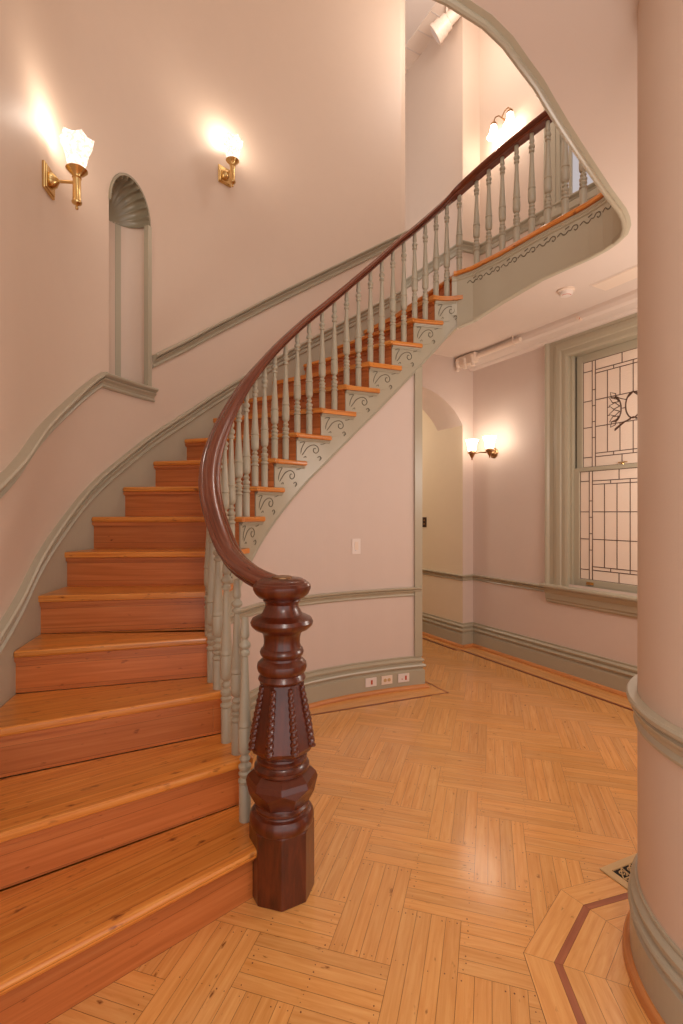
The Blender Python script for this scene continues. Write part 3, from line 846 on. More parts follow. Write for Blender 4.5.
mb.lathe([(.098, .462), (.106, .469), (.106, .481), (.094, .488), (.090, .495), (.097, .502), (.097, .511), (.088, .518), (.084, .530)], NC, n=48)
mb.build('middle_ring', M['mahogany'], newel, origin=NC)
mb = MB()
mb.lathe([(.088, .522), (.116, .545), (.124, .562), (.119, .59), (.111, .63), (.096, .70), (.084, .76), (.078, .800), (.078, .812)], NC, n=8, smooth=False, rot=rotS)
mb.build('tapered_shaft', M['mahogany'], newel, origin=NC, bevel=.002)
for i in range(8):
    a = rotS + i * PI / 4; d = Vector((math.cos(a), math.sin(a), 0))
    mb = MB(); n = 144; rings = []
    pr = [(.545, .121), (.58, .114), (.62, .109), (.70, .0935), (.76, .0815), (.79, .0775)]
    def rr(z):
        for (z0, r0), (z1, r1) in zip(pr, pr[1:]):
            if z <= z1: return r0 + (r1 - r0) * (z - z0) / (z1 - z0)
        return pr[-1][1]
    t = Vector((-d.y, d.x, 0))
    for k in range(n + 1):
        z = .560 + (.792 - .560) * k / n; c = NC + d * (rr(z) + .004) + Vector((0, 0, z)); ring = []
        taper = (1.0 - .35 * k / n) * min(1, k / 3 + .3, (n - k) / 3 + .3)
        for q in range(12):
            an = 2 * PI * q / 12; rad = .0158 * taper * (.66 + .42 * abs(math.cos((an - k / n * 2 * PI * 4.6))))
            ring.append(mb.vert(c + d * (math.cos(an) * rad) + t * (math.sin(an) * rad)))
        rings.append(ring)
    for k in range(n):
        for q in range(12):
            w = (q + 1) % 12; mb.face([rings[k][q], rings[k][w], rings[k + 1][w], rings[k + 1][q]], smooth=True)
    mb.face(rings[0]); mb.face(rings[-1])
    mb.build('rope_moulding', M['mahogany'], newel, origin=NC)
mb = MB()
mb.lathe([(.080, .800), (.088, .806), (.092, .814), (.086, .826), (.082, .832), (.092, .842), (.0965, .856), (.094, .872), (.084, .882), (.076, .888), (.074, .896), (.082, .904),
    (.085, .915), (.081, .926), (.074, .932), (.070, .945), (.070, .965), (.074, .985), (.082, .995), (.104, 1.004), (.118, 1.018), (.121, 1.030), (.115, 1.043), (.098, 1.052), (.082, 1.058),
    (.076, 1.066), (.072, 1.075), (.066, 1.084), (.064, 1.100), (.070, 1.108), (.074, 1.114), (.070, 1.122), (.078, 1.128)], NC, n=48)
mb.build('turned_neck', M['mahogany'], newel, origin=NC)
mb = MB()
mb.lathe([(.072, 1.120), (.090, 1.126), (.104, 1.140), (.112, 1.158), (.112, 1.170), (.104, 1.180), (.098, 1.182), (.094, 1.188), (.078, 1.196), (.045, 1.199)], NC, n=48)
mb.build('cap', M['mahogany'], newel, origin=NC)
mb = MB(); mb.lathe([(.040, 1.1975), (.040, 1.2035), (.036, 1.205)], NC, n=32)
cd_ = mb.build('cap_disc', M['oldbrass'], newel, origin=NC); cd_['label'] = 'tan round disc set in the cap'

# ------------------------------------------------------------------ SPANDREL WALL under the stair
SE = 15.32
F0 = .006
mb = MB()
ss = frange(2.3, SE, 90)
for i in range(len(ss) - 1):
    a, b = ss[i], ss[i + 1]
    pa, pb = onface(a, 0, F0), onface(b, 0, F0); qa, qb = onface(a, 0, F0 - .1), onface(b, 0, F0 - .1)
    za, zb = sbot(a) + .02, sbot(b) + .02
    for (x, y) in ((pa, pb), (qa, qb)):
        mb.quad((x.x, x.y, 0), (y.x, y.y, 0), (y.x, y.y, zb), (x.x, x.y, za), smooth=True)
p, q = onface(SE, 0, F0), onface(SE, 0, F0 - .1)
# end wall running back under the stair
e = p + A * .9
z1 = sbot(SE)
mb.quad((p.x, p.y, 0), (e.x, e.y, 0), (e.x, e.y, z1 + .02), (p.x, p.y, z1 + .02))
w = mb.build('wall_front', M['pink'], fix=False); struct(w)
sp = lambda s0, s1, z, off=F0, n=50: [onface(s, z, off) for s in frange(s0, s1, n)]
def with_corner(pts, z):
    c = pts[-1]; return pts + [Vector((c.x, c.y, z)) + A * .85]
SPB = [(x, z * 1.02) for x, z in BASE]
trim_sweep('baseboard_front', with_corner(sp(6.0, SE, 0), 0), SPB, 1)
trim_sweep('trim_4', with_corner(sp(6.0, SE, 0), 0), SHOE, 1, M['shoe'])
trim_sweep('trim_5', sp(4.4, SE, .835), [(x * .8, z * .95) for x, z in CHAIR], 1)
mb = MB()   # corner casing board
zc = sbot(SE)
def cas(s, z, off): return onface(s, z, off)
for (a, b) in ((SE - .26, SE),):
    pts = [cas(a, 0, F0), cas(a, 0, F0 + .02), cas(b, 0, F0 + .02) + B * .018, cas(b, 0, F0) + B * .018 + A * .10, cas(b, 0, F0) + A * .10]
    n = len(pts); lo = [mb.vert((p.x, p.y, .26)) for p in pts]; zt = [sbot(a), sbot(a), zc, zc, zc]; hi = [mb.vert((p.x, p.y, zt[i] + .01)) for i, p in enumerate(pts)]
    for i in range(n): mb.face([lo[i], lo[(i + 1) % n], hi[(i + 1) % n], hi[i]])
    mb.face(hi); mb.face(lo)
struct(mb.build('trim_6', M['sage']))

# ------------------------------------------------------------------ BACK (window) wall
J = K - B * .15
def onW(t, z, off=0.0):   # window wall: t metres towards the camera from the corner, off out of the wall
    p = K - A * t - B * off; return Vector((p.x, p.y, z))
WT0, WT1, WZ0, WZ1 = 1.20, 2.24, .82, 2.84     # window opening
WEND = 3.6
mb = MB()
def wq(t0, t1, z0, z1): mb.quad(onW(t0, z0), onW(t1, z0), onW(t1, z1), onW(t0, z1))
wq(0, WT0, 0, FL2); wq(WT1, WEND, 0, FL2); wq(WT0, WT1, 0, WZ0); wq(WT0, WT1, WZ1, FL2)
struct(mb.build('wall_right', M['pink'], fix=False, solid=0))
# pier and passage with the arch
mb = MB()
AX0, AX1 = .15, 1.45; SPR = 2.40; RISE = .36; AT = .42
def onJ(u, z, dep=0): # u metres to the left of the corner along B, dep metres back along A
    p = K - B * u + A * dep; return Vector((p.x, p.y, z))
mb.quad(onJ(0, 0), onJ(AX0, 0), onJ(AX0, CEIL), onJ(0, CEIL))
n = 24
def az(u):
    c = (AX0 + AX1) / 2; hw = (AX1 - AX0) / 2; x = (u - c) / hw
    Rr = (hw * hw + RISE * RISE) / (2 * RISE)
    return SPR + RISE - Rr + math.sqrt(max(0, Rr * Rr - (u - c) ** 2))
AC = .86; us = frange(AX0, AC, n)
for i in range(n):
    a, b = us[i], us[i + 1]
    mb.quad(onJ(a, az(a)), onJ(b, az(b)), onJ(b, CEIL), onJ(a, CEIL))
    mb.quad(onJ(a, az(a)), onJ(b, az(b)), onJ(b, az(b), AT), onJ(a, az(a), AT), smooth=True)
    mb.quad(onJ(a, az(a), AT), onJ(b, az(b), AT), onJ(b, CEIL, AT), onJ(a, CEIL, AT))
mb.quad(onJ(AC, 0), onJ(AC, 0, AT), onJ(AC, CEIL, AT), onJ(AC, CEIL))
struct(mb.build('wall_back', M['pink'], fix=False))
mb = MB()
mb.quad(onJ(AX0, 0, 0.0), onJ(AX0, 0, 3.2), onJ(AX0, CEIL, 3.2), onJ(AX0, CEIL, 0.0))
mb.quad(onJ(AX0, 0, 3.2), onJ(2.4, 0, 3.2), onJ(2.4, CEIL, 3.2), onJ(AX0, CEIL, 3.2))
mb.quad(onJ(2.4, 0, 3.2), onJ(.96, 0, .25), onJ(.96, CEIL, .25), onJ(2.4, CEIL, 3.2))
struct(mb.build('wall_passage', M['cream'], fix=False))
jpath = [onJ(AX0, 0, 3.1), onJ(AX0, 0, 0), onJ(0, 0, 0), onW(WEND, 0)]
up = lambda P, z: [Vector((p.x, p.y, z)) for p in P]
trim_sweep('baseboard_back', jpath, BASE, 1)
trim_sweep('trim_7', jpath, SHOE, 1, M['shoe'])
trim_sweep('trim_8', up([jpath[0], jpath[1], jpath[2], onW(1.0, 0)], .778), [(x * .8, z * .8) for x, z in CHAIR], 1)
trim_sweep('trim_9', up([onW(2.46, 0), onW(WEND, 0)], .778), [(x * .8, z * .8) for x, z in CHAIR], 1)

# window
win = thing('window_1', '', '', onW((WT0 + WT1) / 2, WZ0)); del win['label']; del win['category']; struct(win)
def wbox(mb, t0, t1, z0, z1, o0, o1, mi=0):
    c = onW((t0 + t1) / 2, (z0 + z1) / 2, (o0 + o1) / 2)
    mb.box(c, (abs(t1 - t0) / 2, abs(o1 - o0) / 2, (z1 - z0) / 2), Matrix((-A, -B, Vector((0, 0, 1)))).transposed(), mi=mi)
WO = WT0; CW = .225
mb = MB()   # casing: stepped moulding round left, top, right
prof = [(0, 0), (0, .018), (.02, .024), (.06, .022), (.07, .030), (.10, .034), (.13, .030), (.14, .022), (.185, .024), (.20, .040), (.215, .046), (.225, .040), (.225, 0)]
# sides
for sgn, t in ((-1, WT0), (1, WT1)):
    lo = [mb.vert(onW(t + sgn * a, .79, o)) for a, o in prof]; hi = [mb.vert(onW(t + sgn * a, WZ1 + a, o)) for a, o in prof]
    for i in range(len(prof) - 1): mb.face([lo[i], lo[i + 1], hi[i + 1], hi[i]])
lo = [mb.vert(onW(WT0 - a, WZ1 + a, o)) for a, o in prof]; hi = [mb.vert(onW(WT1 + a, WZ1 + a, o)) for a, o in prof]
for i in range(len(prof) - 1): mb.face([lo[i], lo[i + 1], hi[i + 1], hi[i]])
mb.build('casing', M['sage'], win)
mb = MB()   # sill and apron
mb.sweep([onW(WT0 - CW - .03, .80), onW(WT1 + CW + .03, .80)], [(-.09, -.03), (.075, -.03), (.085, -.022), (.085, -.006), (.078, 0), (-.09, 0)], side=1)
mb.sweep([onW(WT0 - CW + .0, .77), onW(WT1 + CW, .77)], [(0, -.14), (.012, -.14), (.022, -.125), (.020, -.11), (.032, -.10), (.036, -.05), (.045, -.035), (.055, -.012), (.055, 0), (0, 0)], side=1)
mb.build('sill', M['sage'], win)
mb = MB()   # jamb box
D2 = -.14
for (t0, t1, z0, z1) in ((WT0 - .02, WT0 + .0, .79, WZ1), (WT1, WT1 + .02, .79, WZ1), (WT0, WT1, WZ1, WZ1 + .02), (WT0, WT1, .78, .80)): wbox(mb, t0, t1, z0, z1, D2, .0)
wbox(mb, WT0, WT0 + .022, .80, WZ1, -.05, -.015); wbox(mb, WT1 - .022, WT1, .80, WZ1, -.05, -.015)
wbox(mb, WT0 - .02, WT1 + .02, .78, WZ1 + .02, -.17, D2)
mb.build('jamb', M['sage'], win)
def sash(name, z0, z1, o, top):
    sr = .056
    mb = MB(); bot = .05 if top else .075; tp = .07 if top else .035
    g0, g1 = WT0 + .02, WT1 - .02
    for (t0, t1, a, b) in ((g0, g0 + sr, z0, z1), (g1 - sr, g1, z0, z1), (g0 + sr, g1 - sr, z1 - tp, z1), (g0 + sr, g1 - sr, z0, z0 + bot)): wbox(mb, t0, t1, a, b, o - .035, o)
    s_ = mb.build(name, M['sage'], win, bevel=.004)
    G0, G1, Z0, Z1 = g0 + sr, g1 - sr, z0 + bot, z1 - tp
    mb = MB(); wbox(mb, G0 - .004, G1 + .004, Z0 - .004, Z1 + .004, o - .024, o - .018)
    mb.build('glass', M['glass'], s_)
    c = MB(); oo = o - .018
    def ln(a, b, w=.0038):
        (t0, za), (t1, zb) = a, b; p, q = onW(t0, za, oo), onW(t1, zb, oo); c.tube([p, q], w, 6)
    def crv(pts, w=.0045, closed=False): c.tube([onW(a, b, oo) for a, b in pts], w, 6)
    W_, H_ = G1 - G0, Z1 - Z0
    bw = .085; iw = .030    # outer border squares, then narrow band
    X = [G0, G0 + bw, G0 + bw + iw, G1 - bw - iw, G1 - bw, G1]
    # frame edges
    for t in (G0, G1): ln((t, Z0), (t, Z1))
    for z in (Z0, Z1): ln((G0, z), (G1, z))
    yb = [Z0 + bw, Z0 + bw + iw] ; yt = [Z1 - bw - iw, Z1 - bw]
    if top: yt_use = yt; 
    for t in (X[1], X[2]): ln((t, Z0 if t == X[2] else Z0), (t, Z1)); 
    for t in (X[3], X[4]): ln((t, Z0), (t, Z1))
    for z in yb + yt:
        ln((X[2], z), (X[3], z))
    for z in (yb[0], yt[1]): ln((G0, z), (X[1], z)); ln((X[4], z), (G1, z))
    # border ticks
    nz = 5
    for i in range(1, nz):
        z = yb[1] + (yt[0] - yb[1]) * i / nz
        ln((X[1], z), (X[2], z)); ln((X[3], z), (X[4], z))
    for z in frange(yb[1], yt[0], 3)[1:-1] if top else frange(yb[1], yt[0], 3)[1:-1]:
        ln((G0, z), (X[1], z)); ln((X[4], z), (G1, z))
    ncol = 6; nrow = 3
    cols = frange(X[2], X[3], ncol)
    rows = frange(yb[1], yt[0], nrow)
    for i, t in enumerate(cols[1:-1]):
        a, b = yb[1], yt[0]
        if top and 1 <= i + 1 - 0 <= 5 and (i + 1) in (2, 3, 4):
            ln((t, a), (t, rows[1])); ln((t, rows[2]), (t, b))
        else: ln((t, a), (t, b))
    for z in rows[1:-1]: ln((X[2], z), (X[3], z))
    for f in (.25, .5, .75):
        t = X[2] + (X[3] - X[2]) * f
        ln((t, yb[0]), (t, yb[1])); ln((t, yt[0]), (t, yt[1]))
    for f in (.36, .64):
        t = X[2] + (X[3] - X[2]) * f
        ln((t, yt[1]), (t, Z1)); ln((t, Z0), (t, yb[0]))
    if top:
        cx, cz = (X[2] + X[3]) / 2, (rows[1] + rows[2]) / 2; hh = (rows[2] - rows[1]) / 2
        crv([(cx + .062 * math.cos(a), cz + .012 + .105 * math.sin(a)) for a in frange(0, 2 * PI, 28)], .006)
        ln((cx, cz + .115), (cx, rows[2])); ln((cx - .062, cz), (cx - .09, cz)); ln((cx + .062, cz), (cx + .09, cz))
        for sg in (-1, 1):
            # half wreath with leaves
            arc = [(cx + sg * (.16 - .05 * math.cos(a)) * 1.0, cz + .09 * math.sin(a)) for a in frange(-1.5, 1.5, 14)]
            crv([(cx + sg * (.155 - .055 * math.cos(a)), cz + .10 * math.sin(a)) for a in frange(-1.6, 1.6, 14)], .006)
            for i, a in enumerate(frange(-1.2, 1.2, 5)):
                bx, bz = cx + sg * (.155 - .045 * math.cos(a)), cz + .09 * math.sin(a)
                tx, tz = bx + sg * (.095 * math.cos(a * .8)), bz + .075 * math.sin(a * .8) + .004
                mx, mz = (bx + tx) / 2, (bz + tz) / 2; px, pz = -(tz - bz) * .28, (tx - bx) * .28
                crv([(bx, bz), (mx + px, mz + pz), (tx, tz), (mx - px, mz - pz), (bx, bz)], .004)
            crv([(cx + sg * .02, cz - .10), (cx + sg * .08, cz - .115), (cx + sg * .15, cz - .16), (cx + sg * .155, cz - hh - .05)], .005)
            crv([(cx, cz - hh + .03), (cx + sg * .07, cz - hh + .0), (cx + sg * .155, cz - hh - .06)], .005)
            crv([(cx, rows[2] - .0), (cx + sg * .06, rows[2] - .05), (cx + sg * .11, rows[2] - .03), (cx + sg * .155, rows[2])], .004)
            ln((cx + sg * .2, cz + .03), (cx + sg * (X[3] - X[2]) / 3, cz + .03)); ln((cx + sg * .2, cz - .04), (cx + sg * (X[3] - X[2]) / 3, cz - .04))
    c.build('leading', M['lead'], s_)
    return s_
s1 = sash('upper_sash', 1.80, WZ1, -.075, True)
s2 = sash('lower_sash', .80, 1.845, -.035, False)
mb = MB()
p = onW((WT0 + WT1) / 2 - .06, 1.845, -.05); mb.lathe([(.018, 0), (.018, .006), (.010, .01), (.008, .018)], p, n=16)
mb.box(p + Vector((0, 0, .018)), (.035, .008, .004), Matrix((-A, -B, Vector((0, 0, 1)))).transposed())
o = mb.build('latch', M['brass'], s2)
mb = MB(); wbox(mb, WT0 + .15, WT0 + .215, .832, .856, -.036, -.028); wbox(mb, WT0 + .16, WT0 + .205, .838, .850, -.034, -.022); mb.build('lift', M['brass'], s2)
mb = MB(); wbox(mb, WT0 - .001, WT0 + .006, 2.60, 2.72, -.045, -.025); wbox(mb, WT0, WT0 + .012, 2.64, 2.70, -.04, -.03); mb.build('pulley', M['darkplate'], win)

# soffit box along the top of the window wall
mb = MB()
mb.sweep([onW(.0, CEIL), onW(WEND, CEIL)], [(0, -.105), (.05, -.105), (.062, -.098), (.068, -.085), (.16, -.075), (.19, -.06), (.20, -.03), (.20, 0), (0, 0)], side=1)
struct(mb.build('trim_10', M['ceiling']))

# ------------------------------------------------------------------ first floor ceiling / upper floor slab with the well
far = [(-.2, 8.6), (-3.2, 8.6), (-3.2, 6.5)]
ow = [Co(s) - No(s) * .06 for s in frange(17.35, 9, 14)]
outline = [(W3[i].x, W3[i].y) for i in range(len(W3))]
# polygon: well edge (from gallery start round to the left near end) then around the camera side and back
body = outline + [(-1.25, 1.30), (-3.2, 1.3), (-3.2, -1.2), (3.4, -1.2), (3.4, 3.2), (onW(WEND, 0).x + .15, onW(WEND, 0).y), (onW(-.05, 0, -.1).x, onW(-.05, 0, -.1).y),
                  (onJ(0, 0, 3.3).x, onJ(0, 0, 3.3).y), (onJ(2.5, 0, 3.3).x, onJ(2.5, 0, 3.3).y), (-.6, 6.6), (ow[4].x, ow[4].y + .1), (ow[2].x, ow[2].y + .05), (Co(17.3).x - .02, Co(17.3).y + .02), (Co(17.02).x, Co(17.02).y), (Ci(17.02).x, Ci(17.02).y)]
mb = MB(); mb.prism(body, CEIL, FL2 - .036)
struct(mb.build('ceiling', M['ceiling']))
# sage bead round the edge of the well
bead = [Vector((p.x, p.y, CEIL)) for p in W3[8:]]
mb = MB(); mb.sweep(bead, [(-.012, -.008), (-.008, -.014), (.0, -.017), (.010, -.014), (.015, -.005), (.015, .014), (.008, .02), (-.012, .02)], side=1, smooth=True)
struct(mb.build('trim_11', M['sage']))

# ------------------------------------------------------------------ upper hall
U1 = [onJ(.15, 0, 2.6), onJ(.15, 0, 0), Vector((1.525, 5.52, 0)), Vector((1.50, 5.22, 0)), Vector((2.28, 4.33, 0)), Vector((3.1, 3.38, 0)), Vector((3.3, 1.0, 0))]
U1 = [onJ(.15, 0, 2.6), onJ(.15, 0, 0), Vector((1.522, 5.50, 0)), Vector((2.42, 4.24, 0)), Vector((3.25, 3.1, 0)), Vector((3.4, -1.2, 0))]
mb = MB()
for i in range(len(U1) - 1):
    a, b = U1[i], U1[i + 1]
    mb.quad((a.x, a.y, FL2 - .04), (b.x, b.y, FL2 - .04), (b.x, b.y, TOPZ), (a.x, a.y, TOPZ))
e = U1[0]; f = onJ(2.5, 0, 2.6)
mb.quad((e.x, e.y, FL2 - .04), (f.x, f.y, FL2 - .04), (f.x, f.y, TOPZ), (e.x, e.y, TOPZ))
struct(mb.build('wall_upper', M['wall'], fix=False))
trim_sweep('trim_12', up(U1[:3] + [Vector((2.42, 4.24, 0)), Vector((3.25, 3.1, 0))], 4.38), [(x, z) for x, z in BIGCH], 1)
trim_sweep('baseboard_upper', up(U1[:5], FL2 - .03), BASE, 1)
mb = MB(); mb.box((0, 3.7, TOPZ + .05), (3.6, 5.0, .05)); struct(mb.build('ceiling_upper', M['ceiling']))
# upper window, its casing seen between the balusters
wd = (U1[3] - U1[2]).normalized(); wn = Vector((wd.y, -wd.x, 0))
def onU(t, z, off): p = U1[2] + wd * t + wn * off; return Vector((p.x, p.y, z))
w2 = thing('window_2', '', '', onU(1.0, 4.4, 0)); del w2['label']; del w2['category']; struct(w2)
mb = MB()
mu = Matrix((wd, wn, Vector((0, 0, 1)))).transposed()
def ub(mb, t0, t1, z0, z1, o0, o1): mb.box(onU((t0 + t1) / 2, (z0 + z1) / 2, (o0 + o1) / 2), ((t1 - t0) / 2, abs(o1 - o0) / 2, (z1 - z0) / 2), mu)
T0, T1 = .80, 1.64
ub(mb, T0, T0 + .16, 4.28, 5.6, 0, .035); ub(mb, T0, T0 + .04, 4.28, 5.6, 0, .05); ub(mb, T0 + .07, T0 + .12, 4.28, 5.6, 0, .045)
ub(mb, T1 - .16, T1, 4.28, 5.6, 0, .035); ub(mb, T0, T1, 5.6, 5.78, 0, .04); ub(mb, T0 - .03, T1 + .03, 4.24, 4.30, 0, .07)
mb.build('casing', M['sage'], w2, bevel=.004)
mb = MB(); ub(mb, T0 + .16, T1 - .16, 4.30, 5.6, 0, .006); mb.build('pane', M['daypane'], w2)
mb = MB()
for t in (T0 + .16, T0 + .24, T1 - .19): ub(mb, t, t + .03, 4.30, 5.6, .004, .022)
ub(mb, T0 + .16, T1 - .16, 4.30, 4.36, .004, .022); ub(mb, T0 + .16, T1 - .16, 4.93, 4.97, .004, .022); mb.build('sash', M['sage'], w2)

# ------------------------------------------------------------------ rounded pier on the right
PR = .50
pc_d = math.hypot(PR, 1.95); pang = math.radians(30.62) + math.asin(PR / pc_d)
PC = Vector((pc_d * math.sin(pang), pc_d * math.cos(pang), 0))
def arcp(r, z, a0=95, a1=285, n=60):
    return [Vector((PC.x + r * math.cos(math.radians(a)), PC.y + r * math.sin(math.radians(a)), z)) for a in frange(a0, a1, n)]
mb = MB()
pts = arcp(PR, 0); pts = [pts[0] + Vector((2.0, .15, 0))] + pts + [pts[-1] + Vector((2.0, -.5, 0))]
for i in range(len(pts) - 1):
    a, b = pts[i], pts[i + 1]
    mb.quad((a.x, a.y, 0), (b.x, b.y, 0), (b.x, b.y, CEIL), (a.x, a.y, CEIL), smooth=0 < i < len(pts) - 2)
w = mb.build('wall_pier', M['wall'], fix=False); struct(w)
bmx = bmesh.new(); bmx.from_mesh(w.data); bmesh.ops.remove_doubles(bmx, verts=bmx.verts, dist=1e-5); bmx.to_mesh(w.data); bmx.free()
def pier_trim(name, z, prof, mat=None):
    P = [p + Vector((0, 0, z)) for p in pts]
    mb = MB(); mb.sweep(P, prof, side=1, smooth=False); return struct(mb.build(name, mat or M['sage']))
pier_trim('trim_13', .862, [(x * .72, z * 1.3) for x, z in CHAIR])
pier_trim('baseboard_pier', 0, [(x * .8, z) for x, z in BASE])
pier_trim('trim_14', 0, [(x * .85, z) for x, z in SHOE], M['shoe'])

# ------------------------------------------------------------------ fittings
def frame_from(n):   # local x along wall, y out of wall, z up
    n = n.normalized(); t = Vector((n.y, -n.x, 0)); return Matrix((t, n, Vector((0, 0, 1)))).transposed()

def point_light(name, p, energy, r=.04, col=(1, .87, .73)):
    l = bpy.data.lights.new(name, 'POINT'); l.energy = energy; l.shadow_soft_size = r; l.color = col
    o = bpy.data.objects.new(name, l); COL.objects.link(o); o.location = p; return o

def wall_sconce(label, s, z, arm=.15, energy=20):
    base = Co(s); n = No(s); t = Vector((n.y, -n.x, 0)); F = frame_from(n)
    root = thing('wall_sconce', label, 'wall light', (base.x, base.y, z))
    P = lambda a, o, h: Vector((base.x, base.y, z + h)) + t * a + n * o
    mb = MB(); mb.box(P(0, .008, 0), (.062, .008, .072), F); mb.box(P(0, .018, 0), (.052, .004, .062), F)
    mb.build('backplate', M['brass'], root, bevel=.004)
    mb = MB()
    axis = Matrix((t, Vector((0, 0, 1)), n)).transposed()
    mb.lathe([(.040, .018), (.042, .03), (.034, .045), (.020, .055), (.012, .062)], P(0, 0, 0), n=24, axis=axis)
    mb.tube([P(0, .05, 0), P(0, arm, 0)], .0085, 12)
    mb.build('arm', M['brass'], root)
    c = P(0, arm, 0)
    mb = MB()
    mb.lathe([(.003, -.150), (.008, -.146), (.009, -.138), (.005, -.130), (.010, -.124), (.024, -.116), (.027, -.108), (.022, -.100), (.021, .02), (.025, .024), (.021, .03), (.024, .038),
              (.040, .052), (.052, .066), (.056, .070), (.052, .073), (.036, .074), (.036, .092), (.030, .094)], c, n=32)
    mb.build('stem', M['brass'], root)
    # flared six-sided etched shade
    mb = MB(); n6 = 6; prof = [(.040, .078), (.050, .10), (.064, .160), (.068, .180), (.080, .194), (.090, .232)]
    rings = []
    rot = math.radians(12)
    for r, h in prof:
        ring = []
        for i in range(n6 * 4):
            a = rot + 2 * PI * i / (n6 * 4); ph = (i % 4) / 4
            k = 1 - .10 * math.sin(ph * PI) * (1 if h < .2 else 1.5)
            dz = .012 * (1 - math.sin(ph * PI)) if h > .22 else 0
            ring.append(mb.vert(c + Vector((r * k * math.cos(a), r * k * math.sin(a), h + dz))))
        rings.append(ring)
    for k in range(len(rings) - 1):
        for i in range(n6 * 4):
            j = (i + 1) % (n6 * 4); mb.face([rings[k][i], rings[k][j], rings[k + 1][j], rings[k + 1][i]])
    mb.face(rings[0][::-1])
    mb.build('shade', M['shade2'], root, fix=False)
    pl = point_light('lamp_light', c + Vector((0, 0, .28)) + n * .01, energy, .06)
    pl.parent = root; pl.location = c + Vector((0, 0, .28)) - parent_loc(root)
    return root
wall_sconce('brass wall lamp with etched glass shade left of the shell niche, nearest the frame edge', 5.36, 3.275, .155, 4.5)
wall_sconce('brass wall lamp with etched glass shade right of the shell niche, above the sloping rail', 11.32, 4.335, .13, 5)

def double_sconce(label, p, n, up=True, energy=12, half=.085, arm=.10, plate='round', skew=0.0):
    n = n.normalized(); t = Vector((n.y, -n.x, 0)); axis = Matrix((t, Vector((0, 0, 1)), n)).transposed()
    root = thing('double_wall_sconce', label, 'wall light', p)
    p = Vector(p)
    mb = MB(); mb.lathe([(.055, .0), (.055, .008), (.048, .014), (.040, .016), (.034, .026), (.018, .034), (.012, .04)], p, n=28, axis=axis)
    mb.build('backplate', M['oldbrass'], root)
    q = p + n * arm
    mb = MB(); mb.tube([p + n * .03, q], .008, 10)
    sg = 1 if up else -1
    for s_ in (-1, 1):
        e = q + t * (s_ * half)
        if up: mb.tube([q, q + t * (s_ * half * .5) + Vector((0, 0, -.006)), e], .006, 10)
        else: mb.tube([q, q + t * (s_ * half * .35) + Vector((0, 0, .045)), q + t * (s_ * half * .8) + Vector((0, 0, .055)), e + Vector((0, 0, .02))], .006, 10)
    mb.build('arm', M['oldbrass'], root)
    for s_ in (-1, 1):
        e = q + t * (s_ * half)
        mb = MB()
        if up: pr = [(.003, -.062), (.007, -.058), (.005, -.048), (.009, -.040), (.015, -.030), (.026, -.004), (.038, .002), (.038, .008), (.028, .012), (.026, .026)]
        else: pr = [(.022, -.024), (.026, -.012), (.026, .0), (.018, .012), (.010, .022), (.004, .03)]
        mb.lathe([(a_ * 1.2, b_ * 1.15) for a_, b_ in pr], e, n=24); mb.build('cup', M['oldbrass'], root)
        mb = MB()
        if up: pr = [(.028, .020), (.033, .035), (.036, .06), (.040, .085), (.052, .112), (.054, .116), (.051, .116), (.038, .088), (.033, .06)]
        else: pr = [(.022, -.010), (.026, -.03), (.030, -.06), (.040, -.09), (.052, -.108), (.054, -.112), (.051, -.112), (.036, -.09)]
        mb.lathe([(a_ * 1.25, b_ * 1.2) for a_, b_ in pr], e, n=28, cap=False); mb.build('shade', M['shade'], root)
        pl = point_light('lamp_light', e, energy, .035); pl.parent = root; pl.location = e + Vector((0, 0, .19 * sg)) - parent_loc(root)
    return root
pw = onW(.31, 2.075)
double_sconce('aged brass two-armed wall lamp with upturned glass shades between arch and leaded window', (pw.x, pw.y, pw.z), -B, True, .7, .125, .19)
pu = onU(.36, 5.52, 0)
double_sconce('two-armed wall lamp with glass shades turned down, high above the upper gallery rail', (pu.x, pu.y, pu.z), wn, False, 1.4, .10, .10)

# light switch, dark switch, outlets
def plate_on(name, label, cat, s, z, w, h, mat, extras, off=F0, group=None):
    p = onface(s, z, off); n = Ni(s); F = frame_from(n)
    root = thing(name, label, cat, (p.x, p.y, p.z), group)
    mb = MB(); mb.box(p + n * .003, (w / 2, .003, h / 2), F); mb.build('plate', mat, root, bevel=.002)
    t = Vector((n.y, -n.x, 0))
    for (nm, a, b, ww, hh, m_) in extras:
        mb = MB(); c = p + t * a + Vector((0, 0, b)) + n * .007
        if nm == 'socket': mb.lathe([(ww, -.001), (ww, .0015)], c, n=20, axis=Matrix((t, Vector((0, 0, 1)), n)).transposed())
        else: mb.box(c, (ww / 2, .002, hh / 2), F)
        mb.build(nm, m_, root)
    return root
plate_on('light_switch', 'white dimmer switch plate on the pink wall under the stair', 'light switch', 12.49, 1.185, .074, .122, M['white'],
         [('slider', .0, .005, .030, .065, M['warmwhite']), ('knob', .008, -.03, .006, .006, M['daypane'])])
zo = .100; oo = F0 + .030
plate_on('wall_outlet', 'white outlet plate with one red switch, leftmost of three on the baseboard', 'outlet', 13.03, zo, .100, .070, M['white'],
         [('red_rocker', -.005, 0, .014, .034, M['red'])], oo)
plate_on('wall_outlet', 'cream outlet plate with two round sockets, middle of three on the baseboard', 'outlet', 13.73, zo, .100, .070, M['warmwhite'],
         [('socket', -.018, 0, .014, 0, M['register']), ('socket', .018, 0, .014, 0, M['register'])], oo)
plate_on('wall_outlet', 'white outlet plate with red switch and small dot, nearest the wall corner', 'outlet', 14.50, zo, .100, .070, M['white'],
         [('red_rocker', -.018, 0, .014, .034, M['red']), ('indicator', .016, -.008, .006, .008, M['red'])], oo)
